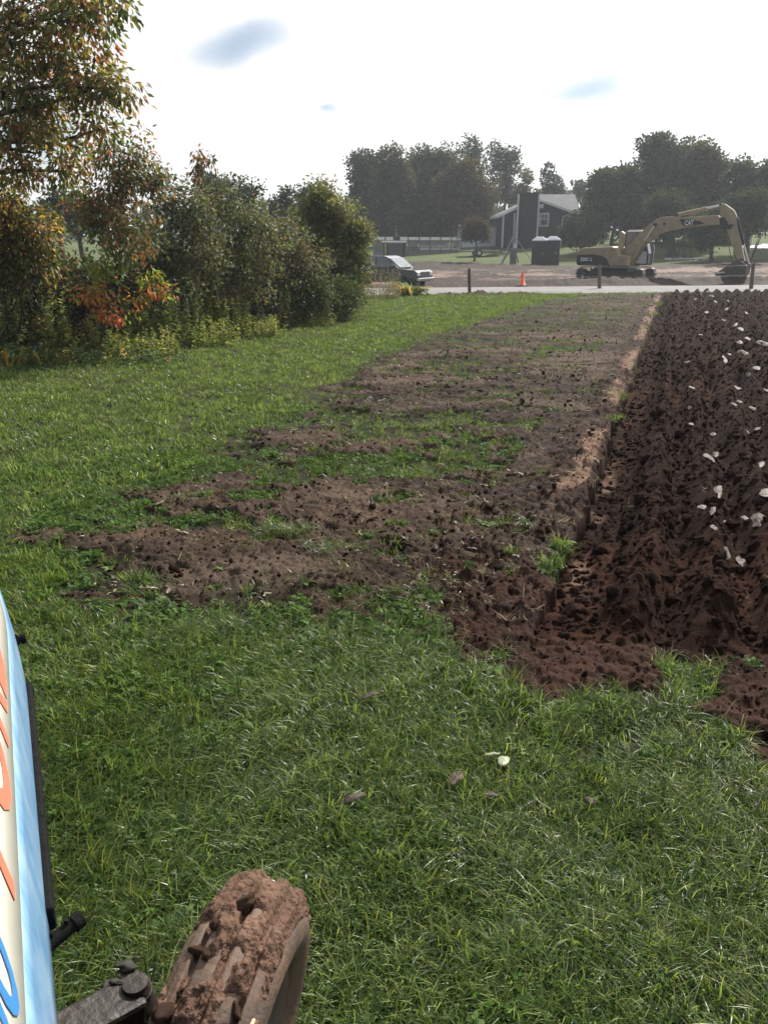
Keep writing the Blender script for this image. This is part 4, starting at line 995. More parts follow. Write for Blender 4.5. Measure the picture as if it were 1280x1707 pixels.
def hood_band(j0, j1, off=0.0, sides=(1, -1), cap=False):
    mb = MB()
    for sd_ in sides:
        rows = []
        for f in FS:
            sc_ = hsec(f); row = []
            for j in range(j0, j1 + 1):
                r, z = sc_[j]; rr = HC + sd_ * (r - HC) + off * sd_; row.append(tl(f, rr, z + off * .5))
            rows.append(row)
        n = j1 - j0 + 1; v = [p for row in rows for p in row]
        f_ = [(i * n + j, (i + 1) * n + j, (i + 1) * n + j + 1, i * n + j + 1) for i in range(len(FS) - 1) for j in range(n - 1)]
        if sd_ < 0: f_ = [q[::-1] for q in f_]
        mb.add(v, f_, True)
        if cap: mb.add(rows[-1], [tuple(range(n))])
    return mb
hood = hood_band(0, 4, cap=True).build('hood', 'tractor_blue', tractor)
sl = hood.modifiers.new('thickness', 'SOLIDIFY'); sl.thickness = .006
hb = hood_band(4, 8, cap=True).build('hood_band', 'tractor_white', hood); hb['label'] = 'white band with red and blue lettering'
sl = hb.modifiers.new('thickness', 'SOLIDIFY'); sl.thickness = .006
# lettering along the band, reading towards the nose
lx = TF; ly = (tl(1, SEC[5][0], SEC[5][1]) - tl(1, SEC[4][0], SEC[4][1])).normalized(); ln = lx.cross(ly)
for body, f0, sz, m_, fat in (('FORD', 1.02, .31, 'decal_red', .002), ('00', .70, .21, 'decal_blue', .0)):
    me = text_mesh(body, sz, .0005, .25, fat)
    o = link('lettering', me, m_, hb)
    o.matrix_local = axes_matrix(tl(f0, SEC[4][0], SEC[4][1]) + ly * .030 + ln * .0016, lx, ly)
mb = MB()
mb.bar(tl(1.24, -.060, 1.035), tl(2.08, -.060, 1.035), .016, .05)
mb.build('rubber_seal', 'rubber', tractor, .005)
mb = MB(); mb.cyl(tl(2.17, -.12, 1.14), tl(2.17, -.058, 1.14), .009); mb.cyl(tl(2.17, -.066, 1.14), tl(2.17, -.052, 1.142), .014); mb.cyl(tl(2.155, -.082, 1.15), tl(2.18, -.082, 1.13), .015)
mb.build('hood_catch', 'rubber', tractor)
mb = MB(); mb.cyl(tl(2.06, -.08, 1.04), tl(2.06, -.050, 1.04), .012, n=12); mb.build('hood_catch', 'rubber', tractor)
mb = MB(); mb.cyl(tl(1.16, -.16, 1.00), tl(1.235, -.018, 1.02), .0125, n=16)
for q in (.35, .75): 
    c = tl(1.20, -.085, 1.01).lerp(tl(1.235, -.018, 1.02), q); mb.box(c + Vector((0, 0, .014)), (.007, .007, .012))
mb.cyl(tl(1.230, -.026, 1.019), tl(1.238, -.012, 1.0206), .0155, n=16)
mb.build('hose_end', 'rubber', tractor)
# engine block and frame under the hood, front axle
mb = MB(); mb.box(tl(.9, HC, .80), (.36, 2.2, .46), Matrix.Rotation(TH_T, 3, 'Z')); mb.build('engine_block', 'greasy_iron', tractor, .03)
# front wheel: steered to the right of the tractor's heading
WH = R(-12.0); wf = Vector((-math.sin(WH), math.cos(WH), 0)); wa = Vector((math.cos(WH), math.sin(WH), 0))   # heading and axle (to the right)
WC = Vector((-.372, 1.33, .388)); WR = .390; HW = .100
CAMB = Matrix.Rotation(R(9), 3, wf); wa = (CAMB @ wa)
wheel = MB()
prof = []
NP = 41
def tread(u):
    """radius at lateral position u in -1..1: crowned tread with four ribs, then the sidewalls"""
    crown = WR - .040 * u * u
    g_ = 0.0
    for c in (-.62, 0.0, .62): g_ += math.exp(-((u - c) / .075) ** 4)
    return crown - .026 * min(1, g_) - (.012 if abs(u) > .93 else 0)
prof = [(.205, -HW * .60), (.225, -HW * .86), (.26, -HW * 1.08), (.295, -HW * 1.14), (.322, -HW * 1.08), (.336, -HW * .99)]
prof += [(tread(u), HW * u * .96) for u in np.linspace(-.97, .97, NP)]
prof += [(.336, HW * .99), (.322, HW * 1.08), (.295, HW * 1.14), (.26, HW * 1.08), (.225, HW * .86), (.205, HW * .60)]
wl = MB().lathe(prof, WC - TO, wa, 96).build('front_wheel', 'dirty_rubber', tractor)
rim = MB().lathe([(.205, -HW * .62), (.215, -HW * .80), (.20, -HW * .62), (.185, -HW * .3), (.185, HW * .2), (.20, HW * .62), (.222, HW * .84), (.215, HW * .88), (.205, HW * .66), (.17, HW * .25), (.09, HW * .18), (.06, HW * .42), (0.0, HW * .45)], WC - TO, wa, 48).build('rim', 'rim_paint', wl)
# mud caked on the tread
q3 = wa.to_track_quat('Z', 'Y').to_matrix()
nA, nU = 520, 64; aa = np.linspace(0, 2 * np.pi, nA); uu = np.linspace(-1.08, 1.06, nU); A_, U_ = np.meshgrid(aa, uu, indexing='ij')
arc = A_ * WR; lat = U_ * HW
mn = fbm(arc * 9, lat * 13, 301, 4) + .05; mn2 = fbm(arc * 30, lat * 30, 302, 4); mc = clods(arc, lat, .045, 303) + .6 * clods(arc, lat, .022, 304)
gro = np.zeros_like(U_)
for c in (-.62, 0.0, .62): gro += np.exp(-((U_ - c) / .10) ** 4)
thick = (mn - .50 + .18 * gro) * .075 + .020 * mc * ss(mn, .42, .55) + (mn2 - .5) * .014
rbase = np.array([[tread(np.clip(u, -.97, .97)) if abs(u) <= .97 else .338 - (abs(u) - .97) * .12 for u in uu]] * nA)
thick = np.minimum(thick, .024)
rr_ = rbase + thick
keepv = thick > .001
VV = []
er = np.stack([np.cos(A_), np.sin(A_)], -1)
loc = np.stack([er[..., 0] * rr_, er[..., 1] * rr_, lat * .96], -1).reshape(-1, 3)
VV = loc @ np.array(q3).T + np.array(WC - TO)
i_ = (np.arange(nA - 1)[:, None] * nU + np.arange(nU - 1)[None]).ravel(); Fm = np.stack([i_, i_ + nU, i_ + nU + 1, i_ + 1], 1)
kv = keepv.ravel(); Fm = Fm[kv[Fm].sum(1) >= 1]
uq, inv = np.unique(Fm.ravel(), return_inverse=True)
stuff(link('caked_mud', np_mesh('caked_mud', VV[uq], inv.reshape(-1, 4), None, True), 'mud', wl))
def onwheel(adeg, u, h):
    a = R(adeg); r_ = tread(max(-.97, min(.97, u))) + h
    return Vector(q3 @ Vector((r_ * math.cos(a), r_ * math.sin(a), u * HW * .96))) + WC - TO
# find the wheel angle of the top and of the rear
def wang(v): l = q3.transposed() @ v; return math.degrees(math.atan2(l.y, l.x))
aT = wang(Vector((0, 0, 1))); aB = wang(-wf); sg = 1 if ((aB - aT + 540) % 360 - 180) > 0 else -1
for k in range(14):
    g2 = np.random.default_rng(700 + k); me = clod_mesh('mud_lump', 700 + k, 3); me.polygons.foreach_set('use_smooth', [True] * len(me.polygons)); me.materials.append(MATS['mud'])
    o = bpy.data.objects.new('mud_lump', me); COL.objects.link(o); o.parent = wl
    a_ = aT + sg * g2.uniform(-14, 75); u_ = g2.uniform(-.85, .85)
    o.location = onwheel(a_, u_, .004); o.rotation_euler = tuple(g2.uniform(0, 6, 3)); s_ = g2.uniform(.010, .022); o.scale = (s_ * 1.3, s_ * 1.2, s_ * .8)
mb = MB(); mb.tube([onwheel(aT + sg * d, u, h) for d, u, h in ((20, .98, .012), (28, .93, .016), (38, .90, .015), (50, .88, .013), (62, .87, .012))], .0045, 6); mb.build('straw_stalk', 'straw_stalk', wl)
mb = MB(); mb.tube([onwheel(aT + sg * d, u, h) for d, u, h in ((40, .1, .03), (46, .14, .036), (52, .12, .03))], .002, 5); mb.build('straw_stalk', 'straw_stalk', wl)
# axle
hub = WC - wa * .10
mb = MB(); mb.cyl(hub - TO, hub - wa * .09 + Vector((0, 0, .06)) - TO, .06, .05); mb.cyl(hub - wa * .09 + Vector((0, 0, -.12)) - TO, hub - wa * .09 + Vector((0, 0, .14)) - TO, .036)
mb.build('spindle', 'greasy_iron', tractor)
ax0 = hub - wa * .09 + Vector((0, 0, .10)); ax1 = tp(1.32, HC, .58)
mb = MB(); mb.bar(ax0 - TO, ax1 - TO, .10, .10); mb.build('front_axle', 'greasy_iron', tractor, .012)
mb = MB(); mb.cyl(ax0 + Vector((0, 0, .0)) - TO, ax0 + Vector((0, 0, .065)) - TO, .042, .028)
mb.build('steering_knuckle', 'greasy_iron', tractor, .006)
for k in range(9):                                                  # mud and grease clinging to the axle end
    g2 = np.random.default_rng(760 + k); me = clod_mesh('mud_lump', 760 + k, 3); me.polygons.foreach_set('use_smooth', [True] * len(me.polygons)); me.materials.append(MATS['greasy_iron'])
    o = bpy.data.objects.new('mud_lump', me); COL.objects.link(o); o.parent = tractor
    o.location = ax0 + Vector((g2.normal(-.01, .03), g2.normal(0, .03), .045 + g2.normal(0, .012))) - TO; s_ = g2.uniform(.010, .020); o.scale = (s_ * 1.3, s_, s_ * .6)
# opposite front wheel
wc2 = tp(1.32, HC * 2 - .36, .415)
MB().lathe(prof, wc2 - TO, wa, 64).build('front_wheel', 'dirty_rubber', tractor)
mb = MB(); mb.bar(ax1 - TO, wc2 + Vector((0, 0, .1)) - TO, .10, .10); mb.build('front_axle', 'greasy_iron', tractor, .012)

# ------------------------------------------------------------------ fallen leaves and chips in the grass
mat('dead_leaf', (.048, .028, .019), rough=.7, var=.4, vscale=20)
mat('pale_leaf', (.27, .30, .20), rough=.5, var=.2, vscale=20)
def chip(name, label, px, py, lpx, wpx, rz, m, seed, cat='leaf'):
    g = np.random.default_rng(seed); b = GT(px, py); dep = (b - Vector((0, 0, CAMZ))).dot(FW); l = lpx * dep / FPX; w = wpx * dep / FPX
    n = 7; V_, F_ = [], []
    for i in range(n):
        t = i / (n - 1); hw = w * .5 * (math.sin(math.pi * (t * .86 + .1)) ** .8) * g.uniform(.75, 1.2); z = .006 * math.sin(t * 3.1) * l / .1 + g.normal(0, .002)
        x0 = (t - .5) * l
        V_ += [(x0, hw, z + .1 * hw), (x0, 0, z), (x0, -hw, z + .12 * hw)]
    F_ = [f for i in range(n - 1) for f in ((3 * i, 3 * i + 1, 3 * i + 4, 3 * i + 3), (3 * i + 1, 3 * i + 2, 3 * i + 5, 3 * i + 4))]
    o = link(name, np_mesh(name, V_, [q for q in F_], None, True), m); s_ = o.modifiers.new('thickness', 'SOLIDIFY'); s_.thickness = .0012
    o.location = (b.x, b.y, gz(b.x, b.y) + .078); o.rotation_euler = (g.normal(.15, .12), g.normal(-.05, .12), R(rz)); tag(o, label, cat); return o
chip('dead_leaf', 'curled brown leaf lying in the lush grass', 760, 1326, 44, 20, 60, 'dead_leaf', 1)
chip('bark_strip', 'flat brown sliver of bark lying in the grass', 590, 1360, 46, 14, 25, 'dead_leaf', 2, 'bark')
chip('bark_strip', 'reddish sliver of bark in the grass near the tilled soil', 617, 1187, 34, 12, 25, 'dead_leaf', 3, 'bark')
chip('pale_leaf', 'torn pale green leaf glinting in the grass', 838, 1297, 40, 18, 75, 'pale_leaf', 4)
chip('pale_leaf', 'small whitish leaf beside the torn pale leaf', 818, 1285, 28, 8, -10, 'pale_leaf', 5)
chip('soil_crumb', 'small reddish chip in the grass near the curled brown leaf', 818, 1357, 24, 12, 5, 'dead_leaf', 6, 'chip')
chip('soil_crumb', 'dark reddish chip in the grass below the ploughed corner', 982, 1358, 16, 20, 80, 'dead_leaf', 7, 'chip')

# ------------------------------------------------------------------ fence posts, cone, stake
mat('weathered_wood', (.15, .125, .105), rough=.9, var=.35, vscale=8, bump=.5, bscale=30, stretch=(4, 4, .6))
mat('wire', (.16, .16, .16), rough=.5, metal=.6)
mat('cone_orange', (.85, .14, .06), rough=.45, var=.1)
mat('cone_base', (.02, .02, .02), rough=.7)
posts = []
for k, (px, pt, pb, w, lab) in enumerate([(783, 447, 491, .17, 'weathered fence post rising from the row of clods by the road'), (1000, 441, 483, .21, 'weathered fence post in front of the excavator track'), (1252, 438, 483, .21, 'leaning fence post beside the excavator bucket')]):
    b = GT(px, pb); t_ = atY(px + (4 if k == 2 else -1), pt, b.y); bz = gz(b.x, b.y)
    mb = MB(); n = 6; P = [(b.x + (t_.x - b.x) * i / n, b.y, bz - .3 + (t_.z - bz + .3) * i / n) for i in range(n + 1)]
    for i in range(n): mb.cyl(P[i], P[i + 1], w * .5 * (1 - .03 * i) * (1 + .08 * math.sin(i * 2 + k)), w * .5 * (1 - .03 * (i + 1)) * (1 + .08 * math.sin(i * 2 + 2 + k)), 9, caps=(i in (0, n - 1)))
    o = mb.build('fence_post', 'weathered_wood'); tag(o, lab, 'post', 'fence posts along the road'); posts.append((b, t_, bz))
mb = MB()
for hh in (.55, .92):
    for a, b in ((0, 1), (1, 2)):
        pa = posts[a][0].lerp(posts[a][1], hh); pb = posts[b][0].lerp(posts[b][1], hh); pts = [pa.lerp(pb, i / 8) - Vector((0, .075, .05 * 4 * (i / 8) * (1 - i / 8))) for i in range(9)]
        mb.tube(pts, .005, 5)
o = mb.build('fence_wire', 'wire'); tag(o, 'two thin wire strands slung between the fence posts', 'wire')
b = GT(870, 478); cz = float(base(b.x, b.y)) + .07
cone = empty('traffic_cone', (b.x, b.y, cz)); tag(cone, 'orange traffic cone standing at the far edge of the road', 'cone')
MB().lathe([(.0, .72), (.035, .72), (.042, .70), (.17, .035), (.19, .03)], (0, 0, 0), (0, 0, 1), 24).build('cone_body', 'cone_orange', cone)
MB().box((0, 0, .016), (.55, .55, .032)).build('base', 'cone_base', cone, .01)
b = GT(970, 473)
mb = MB(); mb.box((b.x, b.y, gz(b.x, b.y) + .18), (.05, .04, .5)); o = mb.build('survey_stake', 'tractor_white'); tag(o, 'short pale survey stake at the road edge by the excavator', 'stake')

# ------------------------------------------------------------------ excavator
mat('cat_yellow', (.36, .28, .175), rough=.55, var=.18, vscale=2.5, bump=.05)
mat('machine_black', (.022, .023, .025), rough=.5, var=.4, vscale=4)
mat('track_steel', (.10, .085, .072), rough=.6, metal=.3, var=.5, vscale=5, bump=.3, bscale=20)
mat('chrome', (.62, .62, .63), rough=.22, metal=.9, var=.1)
mat('white_paint', (.78, .78, .77), rough=.5, var=.06)
glassmat('cab_glass', (.10, .12, .13), .08)
EB = GT(1026, 467.5); EH = R(-33.6)
ex = empty('excavator', (EB.x, EB.y, float(base(EB.x, EB.y)) + .02), EH); tag(ex, 'yellow tracked excavator with its boom reaching down to the dirt', 'excavator')
ex.scale = (.94, .94, .985)
def EU(c): return (c[0] - 265) / 109.0, (655 - c[1]) / 114.0       # zoomed profile of the machine to metres along / up
for sy in (-1, 1):                                                   # local +x forward, +y machine's left (away from us)
    yc = sy * 1.2
    tr = empty('track', (0, yc, 0)); tr.parent = ex
    path = []
    Ln, Rd = 1.75, .38
    per = 4 * Ln + 2 * math.pi * Rd; ns = 46
    mb = MB()
    for i in range(ns):
        d = per * i / ns
        if d < 2 * Ln: p, t = (-Ln + d, 0.0), 0.0
        elif d < 2 * Ln + math.pi * Rd: a = (d - 2 * Ln) / Rd; p, t = (Ln + Rd * math.sin(a), Rd - Rd * math.cos(a)), a
        elif d < 4 * Ln + math.pi * Rd: p, t = (Ln - (d - 2 * Ln - math.pi * Rd), 2 * Rd), math.pi
        else: a = (d - 4 * Ln - math.pi * Rd) / Rd; p, t = (-Ln - Rd * math.sin(a), Rd + Rd * math.cos(a)), math.pi + a
        M = Matrix.Rotation(-t, 3, 'Y')
        mb.box((p[0], 0, p[1] + .01), (.165, .6, .035), M)
        off = M @ Vector((.05, 0, -.035)); mb.box((p[0] + off.x, 0, p[1] + .01 + off.z), (.02, .6, .04), M)
    mb.build('track_shoes', 'track_steel', tr)
    MB().box((0, 0, .42), (3.3, .34, .30)).build('track_frame', 'machine_black', tr, .03)
    MB().cyl((-Ln, -.12, Rd), (-Ln, .12, Rd), .33, n=20).cyl((-Ln, -.2, Rd), (-Ln, .2, Rd), .18, n=16).build('sprocket', 'track_steel', tr, .01)
    MB().cyl((Ln, -.12, Rd), (Ln, .12, Rd), .33, n=20).cyl((Ln, -.2, Rd), (Ln, .2, Rd), .12, n=16).build('idler', 'track_steel', tr, .01)
    for i in range(7): MB().cyl((-1.3 + i * .43, -.2, .16), (-1.3 + i * .43, .2, .16), .11, n=12).build('roller', 'track_steel', tr)
MB().box((0, 0, .62), (2.0, 1.9, .30)).cyl((0, 0, .74), (0, 0, .92), .75, n=28).build('undercarriage', 'machine_black', ex, .03)
house_ = [EU(c) for c in ((24, 545), (22, 470), (40, 440), (270, 428), (275, 470), (375, 490), (375, 553), (40, 556))]
up = MB().prism([EU(c) for c in ((262, 428), (262, 556), (378, 553), (378, 490), (312, 487), (300, 440))], -1.36, 1.30).build('upper_body', 'cat_yellow', ex, .03)
cw = MB().prism([EU(c) for c in ((262, 428), (60, 438), (34, 452), (24, 480), (22, 540), (34, 555), (262, 556))], -1.36, 1.36).build('counterweight', 'cat_yellow', ex, .07, 3)
MB().prism([EU(c) for c in ((26, 484), (150, 480), (205, 490), (240, 510), (262, 548), (258, 552), (34, 552), (25, 540))], -1.368, -1.375).build('black_decal', 'machine_black', cw)
me = text_mesh('320C L', .27, .002, .1, .008); o = link('lettering', me, 'white_paint', cw)
u0, z0 = EU((50, 524)); o.matrix_local = axes_matrix((u0, -1.382, z0), (1, 0, 0), (0, 0, 1))
MB().prism([EU(c) for c in ((288, 332), (300, 330), (320, 345), (312, 470), (285, 470))], -.72, -.30).build('tool_post', 'cat_yellow', ex, .015)
MB().tube([Vector((EU(c)[0], -1.2, EU(c)[1])) for c in ((60, 438), (62, 420), (255, 412), (262, 430))], .018, 6).build('handrail', 'machine_black', ex)
# cab on the far side
cab = empty('cab', (0, 0, 0)); cab.parent = ex
c0 = [(.32, .95), (.32, 2.72), (.48, 2.83), (1.25, 2.83), (1.50, 2.60), (1.80, 1.55), (1.80, .95)]
for ys in (.34, 1.30):
    mb = MB()
    for a, b in zip(c0, c0[1:] + c0[:1]): mb.bar((a[0], ys, a[1]), (b[0], ys, b[1]), .07, .08)
    mb.bar((.32, ys, 1.75), (1.74, ys, 1.75), .06, .06); mb.bar((1.02, ys, .95), (1.02, ys, 2.83), .06, .06)
    mb.build('cab_frame', 'machine_black', cab)
    MB().prism([(.36, 1.78), (.36, 2.70), (.5, 2.79), (1.22, 2.79), (1.46, 2.58), (1.70, 1.78)], ys - .006, ys + .006).build('window_pane', 'cab_glass', cab)
    MB().prism([(.36, 1.0), (.36, 1.72), (1.72, 1.72), (1.77, 1.5), (1.77, 1.0)], ys - .012, ys + .012).build('door_panel', 'white_paint', cab)
MB().prism([(.30, 2.80), (.46, 2.92), (1.28, 2.92), (1.40, 2.80)], .30, 1.34).build('cab_roof', 'white_paint', cab, .03)
MB().prism([(1.245, 2.80), (1.495, 2.60), (1.79, 1.57), (1.775, 1.57), (1.48, 2.58), (1.235, 2.79)], .38, 1.26).build('windscreen', 'cab_glass', cab)
MB().box((.9, .82, 1.3), (.5, .5, .9)).build('seat', 'machine_black', cab, .06)
MB().tube([Vector((1.86, 1.25, 1.0)), Vector((1.92, 1.25, 1.9)), Vector((1.80, 1.25, 2.1))], .02, 6).build('grab_rail', 'white_paint', cab)
# boom, stick, cylinders, bucket
BY0, BY1 = -.30, .06
boom = MB().prism([EU(c) for c in ((318, 455), (335, 430), (400, 355), (460, 298), (505, 262), (545, 243), (610, 240), (700, 246), (905, 238), (925, 262), (918, 292), (830, 300), (720, 311), (600, 331), (548, 348), (500, 384), (430, 442), (365, 492), (335, 488))], BY0, BY1).build('boom', 'cat_yellow', ex, .02)
MB().prism([EU(c) for c in ((668, 258), (740, 262), (800, 272), (828, 289), (770, 296), (700, 303), (680, 285))], BY0 - .008, BY0 - .014).build('black_decal', 'machine_black', boom)
me = text_mesh('CAT', .36, .002, 0, .012); o = link('lettering', me, 'white_paint', boom)
u0, z0 = EU((703, 297)); o.matrix_local = axes_matrix((u0, BY0 - .02, z0), (.985, 0, .06), (0, 0, 1)) @ Matrix.Diagonal((.72, 1, 1, 1))
for c in ((515, 290), (572, 286)):
    u, z = EU(c); MB().cyl((u, BY0 - .05, z), (u, BY1 + .05, z), .085, n=14).build('pivot_pin', 'machine_black', boom, .01)
stick = MB().prism([EU(c) for c in ((908, 185), (918, 168), (938, 171), (995, 210), (1014, 240), (1024, 290), (1062, 400), (1100, 515), (1092, 540), (1062, 522), (1000, 400), (966, 322), (935, 280), (918, 240))], BY0 + .03, BY1 - .03).build('stick', 'cat_yellow', ex, .02)
MB().prism([EU(c) for c in ((915, 252), (945, 250), (975, 295), (1005, 292), (990, 325), (955, 318), (922, 290))], BY0 - .06, BY0 - .01).build('stick_bracket', 'machine_black', stick, .02)
def ram(name, a, b, split, ys, r=.075, m0='cat_yellow'):
    a, b = EU(a), EU(b); A = Vector((a[0], ys, a[1])); B = Vector((b[0], ys, b[1])); C_ = A.lerp(B, split)
    o = MB().cyl(A, C_, r, n=14).cyl(C_ - (B - A).normalized() * .06, C_, r * 1.2, n=14).build(name, m0, ex, .008)
    MB().cyl(C_, B, r * .58, n=12).build('rod', 'chrome', o); 
    MB().cyl(A + Vector((0, -.1, 0)), A + Vector((0, .1, 0)), r * 1.1, n=12).cyl(B + Vector((0, -.1, 0)), B + Vector((0, .1, 0)), r * 1.0, n=12).build('eye', 'machine_black', o)
ram('stick_cylinder', (640, 230), (912, 178), .68, -.12, .10)
ram('boom_cylinder', (372, 540), (515, 292), .60, BY0 - .14, .085); ram('boom_cylinder', (372, 540), (515, 292), .60, BY1 + .14, .085)
ram('bucket_cylinder', (1018, 262), (1128, 540), .55, -.12, .085, 'machine_black')
lk = MB()
for ys in (BY0 - .04, BY1 + .04):
    a, b, c = [Vector((EU(q)[0], ys, EU(q)[1])) for q in ((1128, 540), (1090, 560), (1075, 505))]
    lk.bar(a, b, .05, .12); lk.bar(a, c, .05, .12)
lk.build('bucket_link', 'machine_black', ex)
bk = MB()
outer = [EU(c) for c in ((1062, 508), (1100, 525), (1128, 548), (1124, 590), (1105, 618), (1060, 640), (1010, 641), (975, 636), (938, 596))]
inner = [(u - .04 if i < 5 else u, z + .05) for i, (u, z) in enumerate(outer)]
strip = outer + inner[::-1]
for i in range(len(outer) - 1):
    bk.prism([outer[i], outer[i + 1], inner[i + 1], inner[i]], -.72, .48)
for ys in (-.74, .48): bk.prism(outer, ys, ys + .03)
bucket = bk.build('bucket', 'track_steel', ex)
for i in range(5):
    u, z = EU((938, 594)); MB().prism([(u, z - .05), (u - .02, z + .05), (u - .17, z + .14)], -.70 + i * .27, -.62 + i * .27).build('tooth', 'chrome', bucket)
MB().prism([EU(c) for c in ((936, 584), (1000, 580), (1000, 590), (940, 598))], -.76, .50).build('cutting_edge', 'chrome', bucket)

# ------------------------------------------------------------------ pickup truck
mat('truck_paint', (.075, .085, .085), rough=.22, metal=.6, var=.2, spec=.6, coat=.6)
mat('tyre', (.02, .02, .02), rough=.8, var=.4, vscale=12)
glassmat('windshield_glass', (.16, .18, .19), .06)  # pale base colour paints in the sky reflected by the glass
mat('lamp_glass', (.75, .77, .80), rough=.12, spec=.8, var=.05)
PB = atY(664, 470, 47.0); PZ = float(base(PB.x, PB.y)) - .02
tk = empty('pickup_truck', (PB.x, PB.y, PZ), R(-30)); tag(tk, 'dark pickup truck with chrome grille parked behind the garden plant', 'truck')
tk.location = (PB.x - .55, PB.y, PZ)
body = [(-3.5, .55), (-3.5, 1.15), (-1.0, 1.18), (-.95, 1.12), (.95, 1.12), (1.15, 1.14), (2.15, 1.06), (2.28, .95), (2.30, .50), (1.95, .42), (-3.3, .42)]
bd = MB().prism(body, -.95, .95).build('body', 'truck_paint', tk, .06, 3)
cabp = [(-1.15, 1.12), (-1.0, 1.70), (-.75, 1.80), (.15, 1.80), (.40, 1.72), (1.12, 1.14)]
def inset(u, y, z): k = 1 - .16 * max(0, (z - 1.1)) / .7; return (u, y * k, z)
cb = MB().prism(cabp, -.92, .92, inset).build('cab', 'truck_paint', tk, .04, 2)
for s_ in (-1, 1):
    for w in ([(-.95, 1.20), (-.85, 1.66), (-.62, 1.73), (-.36, 1.73), (-.36, 1.20)], [(-.26, 1.20), (-.26, 1.73), (.16, 1.73), (.36, 1.66), (.86, 1.22)]):
        MB().prism(w, s_ * .925, s_ * .935, inset).build('side_window', 'windshield_glass', cb)
    MB().box((.78, s_ * 1.03, 1.24), (.14, .22, .2)).build('wing_mirror', 'truck_paint', cb, .03)
    MB().box((2.22, s_ * .72, .87), (.16, .36, .20)).build('headlight', 'lamp_glass', bd, .03)
    for ux in (1.45, -2.25):
        w = MB().lathe([(.2, -.1), (.36, -.12), (.39, -.08), (.39, .08), (.36, .12), (.2, .1)], (ux, s_ * .86, .39), (0, 1, 0), 28, True, True).build('wheel', 'tyre', tk)
        MB().cyl((ux, s_ * .86 - .07, .39), (ux, s_ * .86 + .07, .39), .21, n=18).build('rim', 'chrome', w)
MB().prism([(.455, 1.70), (1.10, 1.19), (1.125, 1.205), (.48, 1.715)], -.74, .74).build('windshield', 'windshield_glass', cb)
gr = MB().box((2.29, 0, .86), (.06, 1.05, .26)).build('grille', 'machine_black', bd, .01)
for i in range(3): MB().box((2.325, 0, .77 + i * .09), (.03, 1.05, .03)).build('grille_bar', 'chrome', gr)
MB().box((2.34, 0, .58), (.16, 1.86, .18)).build('bumper', 'chrome', bd, .04)

# ------------------------------------------------------------------ yellow machine behind the pickup
DB = atY(655, 430, 62); DZ = float(base(DB.x, DB.y)) - .03
dz = empty('bulldozer', (DB.x, DB.y, DZ), R(100)); tag(dz, 'yellow bulldozer with dark glazed cab half hidden behind the pickup', 'bulldozer')
for s_ in (-1, 1):
    MB().prism([(-1.5, .1), (-1.65, .35), (-1.5, .75), (1.1, .75), (1.35, .4), (1.1, .02), (-1.2, .02)], s_ * .9 - .25, s_ * .9 + .25).build('track', 'track_steel', dz, .05)
MB().prism([(-1.3, .6), (-1.3, 1.5), (.1, 1.55), (1.5, 1.42), (1.6, .6)], -.62, .62).build('engine_hood', 'cat_yellow', dz, .06)
kb = MB()
for a in (-1.05, .25):
    for s_ in (-.62, .62): kb.bar((a, s_, 1.4), (a, s_, 2.5), .09, .09)
kb.box((-.4, 0, 1.55), (1.4, 1.3, .12)); cbz = kb.build('cab_frame', 'machine_black', dz)
for s_ in (-.62, .62): MB().box((-.4, s_, 2.0), (1.2, .02, .85)).build('window_pane', 'cab_glass', cbz)
for a in (-1.05, .25): MB().box((a, 0, 2.0), (.02, 1.14, .85)).build('window_pane', 'cab_glass', cbz)
MB().box((-.4, 0, 2.56), (1.6, 1.5, .12)).build('cab_roof', 'white_paint', dz, .03)
MB().box((-.55, -.15, 2.78), (.5, .45, .34)).build('roof_unit', 'machine_black', dz, .03)
MB().cyl((.7, -.2, 1.4), (.7, -.2, 2.35), .07, n=12).build('exhaust_pipe', 'machine_black', dz)
MB().prism([(1.9, .05), (2.0, .5), (1.92, 1.0), (2.0, 1.05), (2.1, .5), (2.0, .05)], -1.5, 1.5).build('blade', 'cat_yellow', dz, .02)

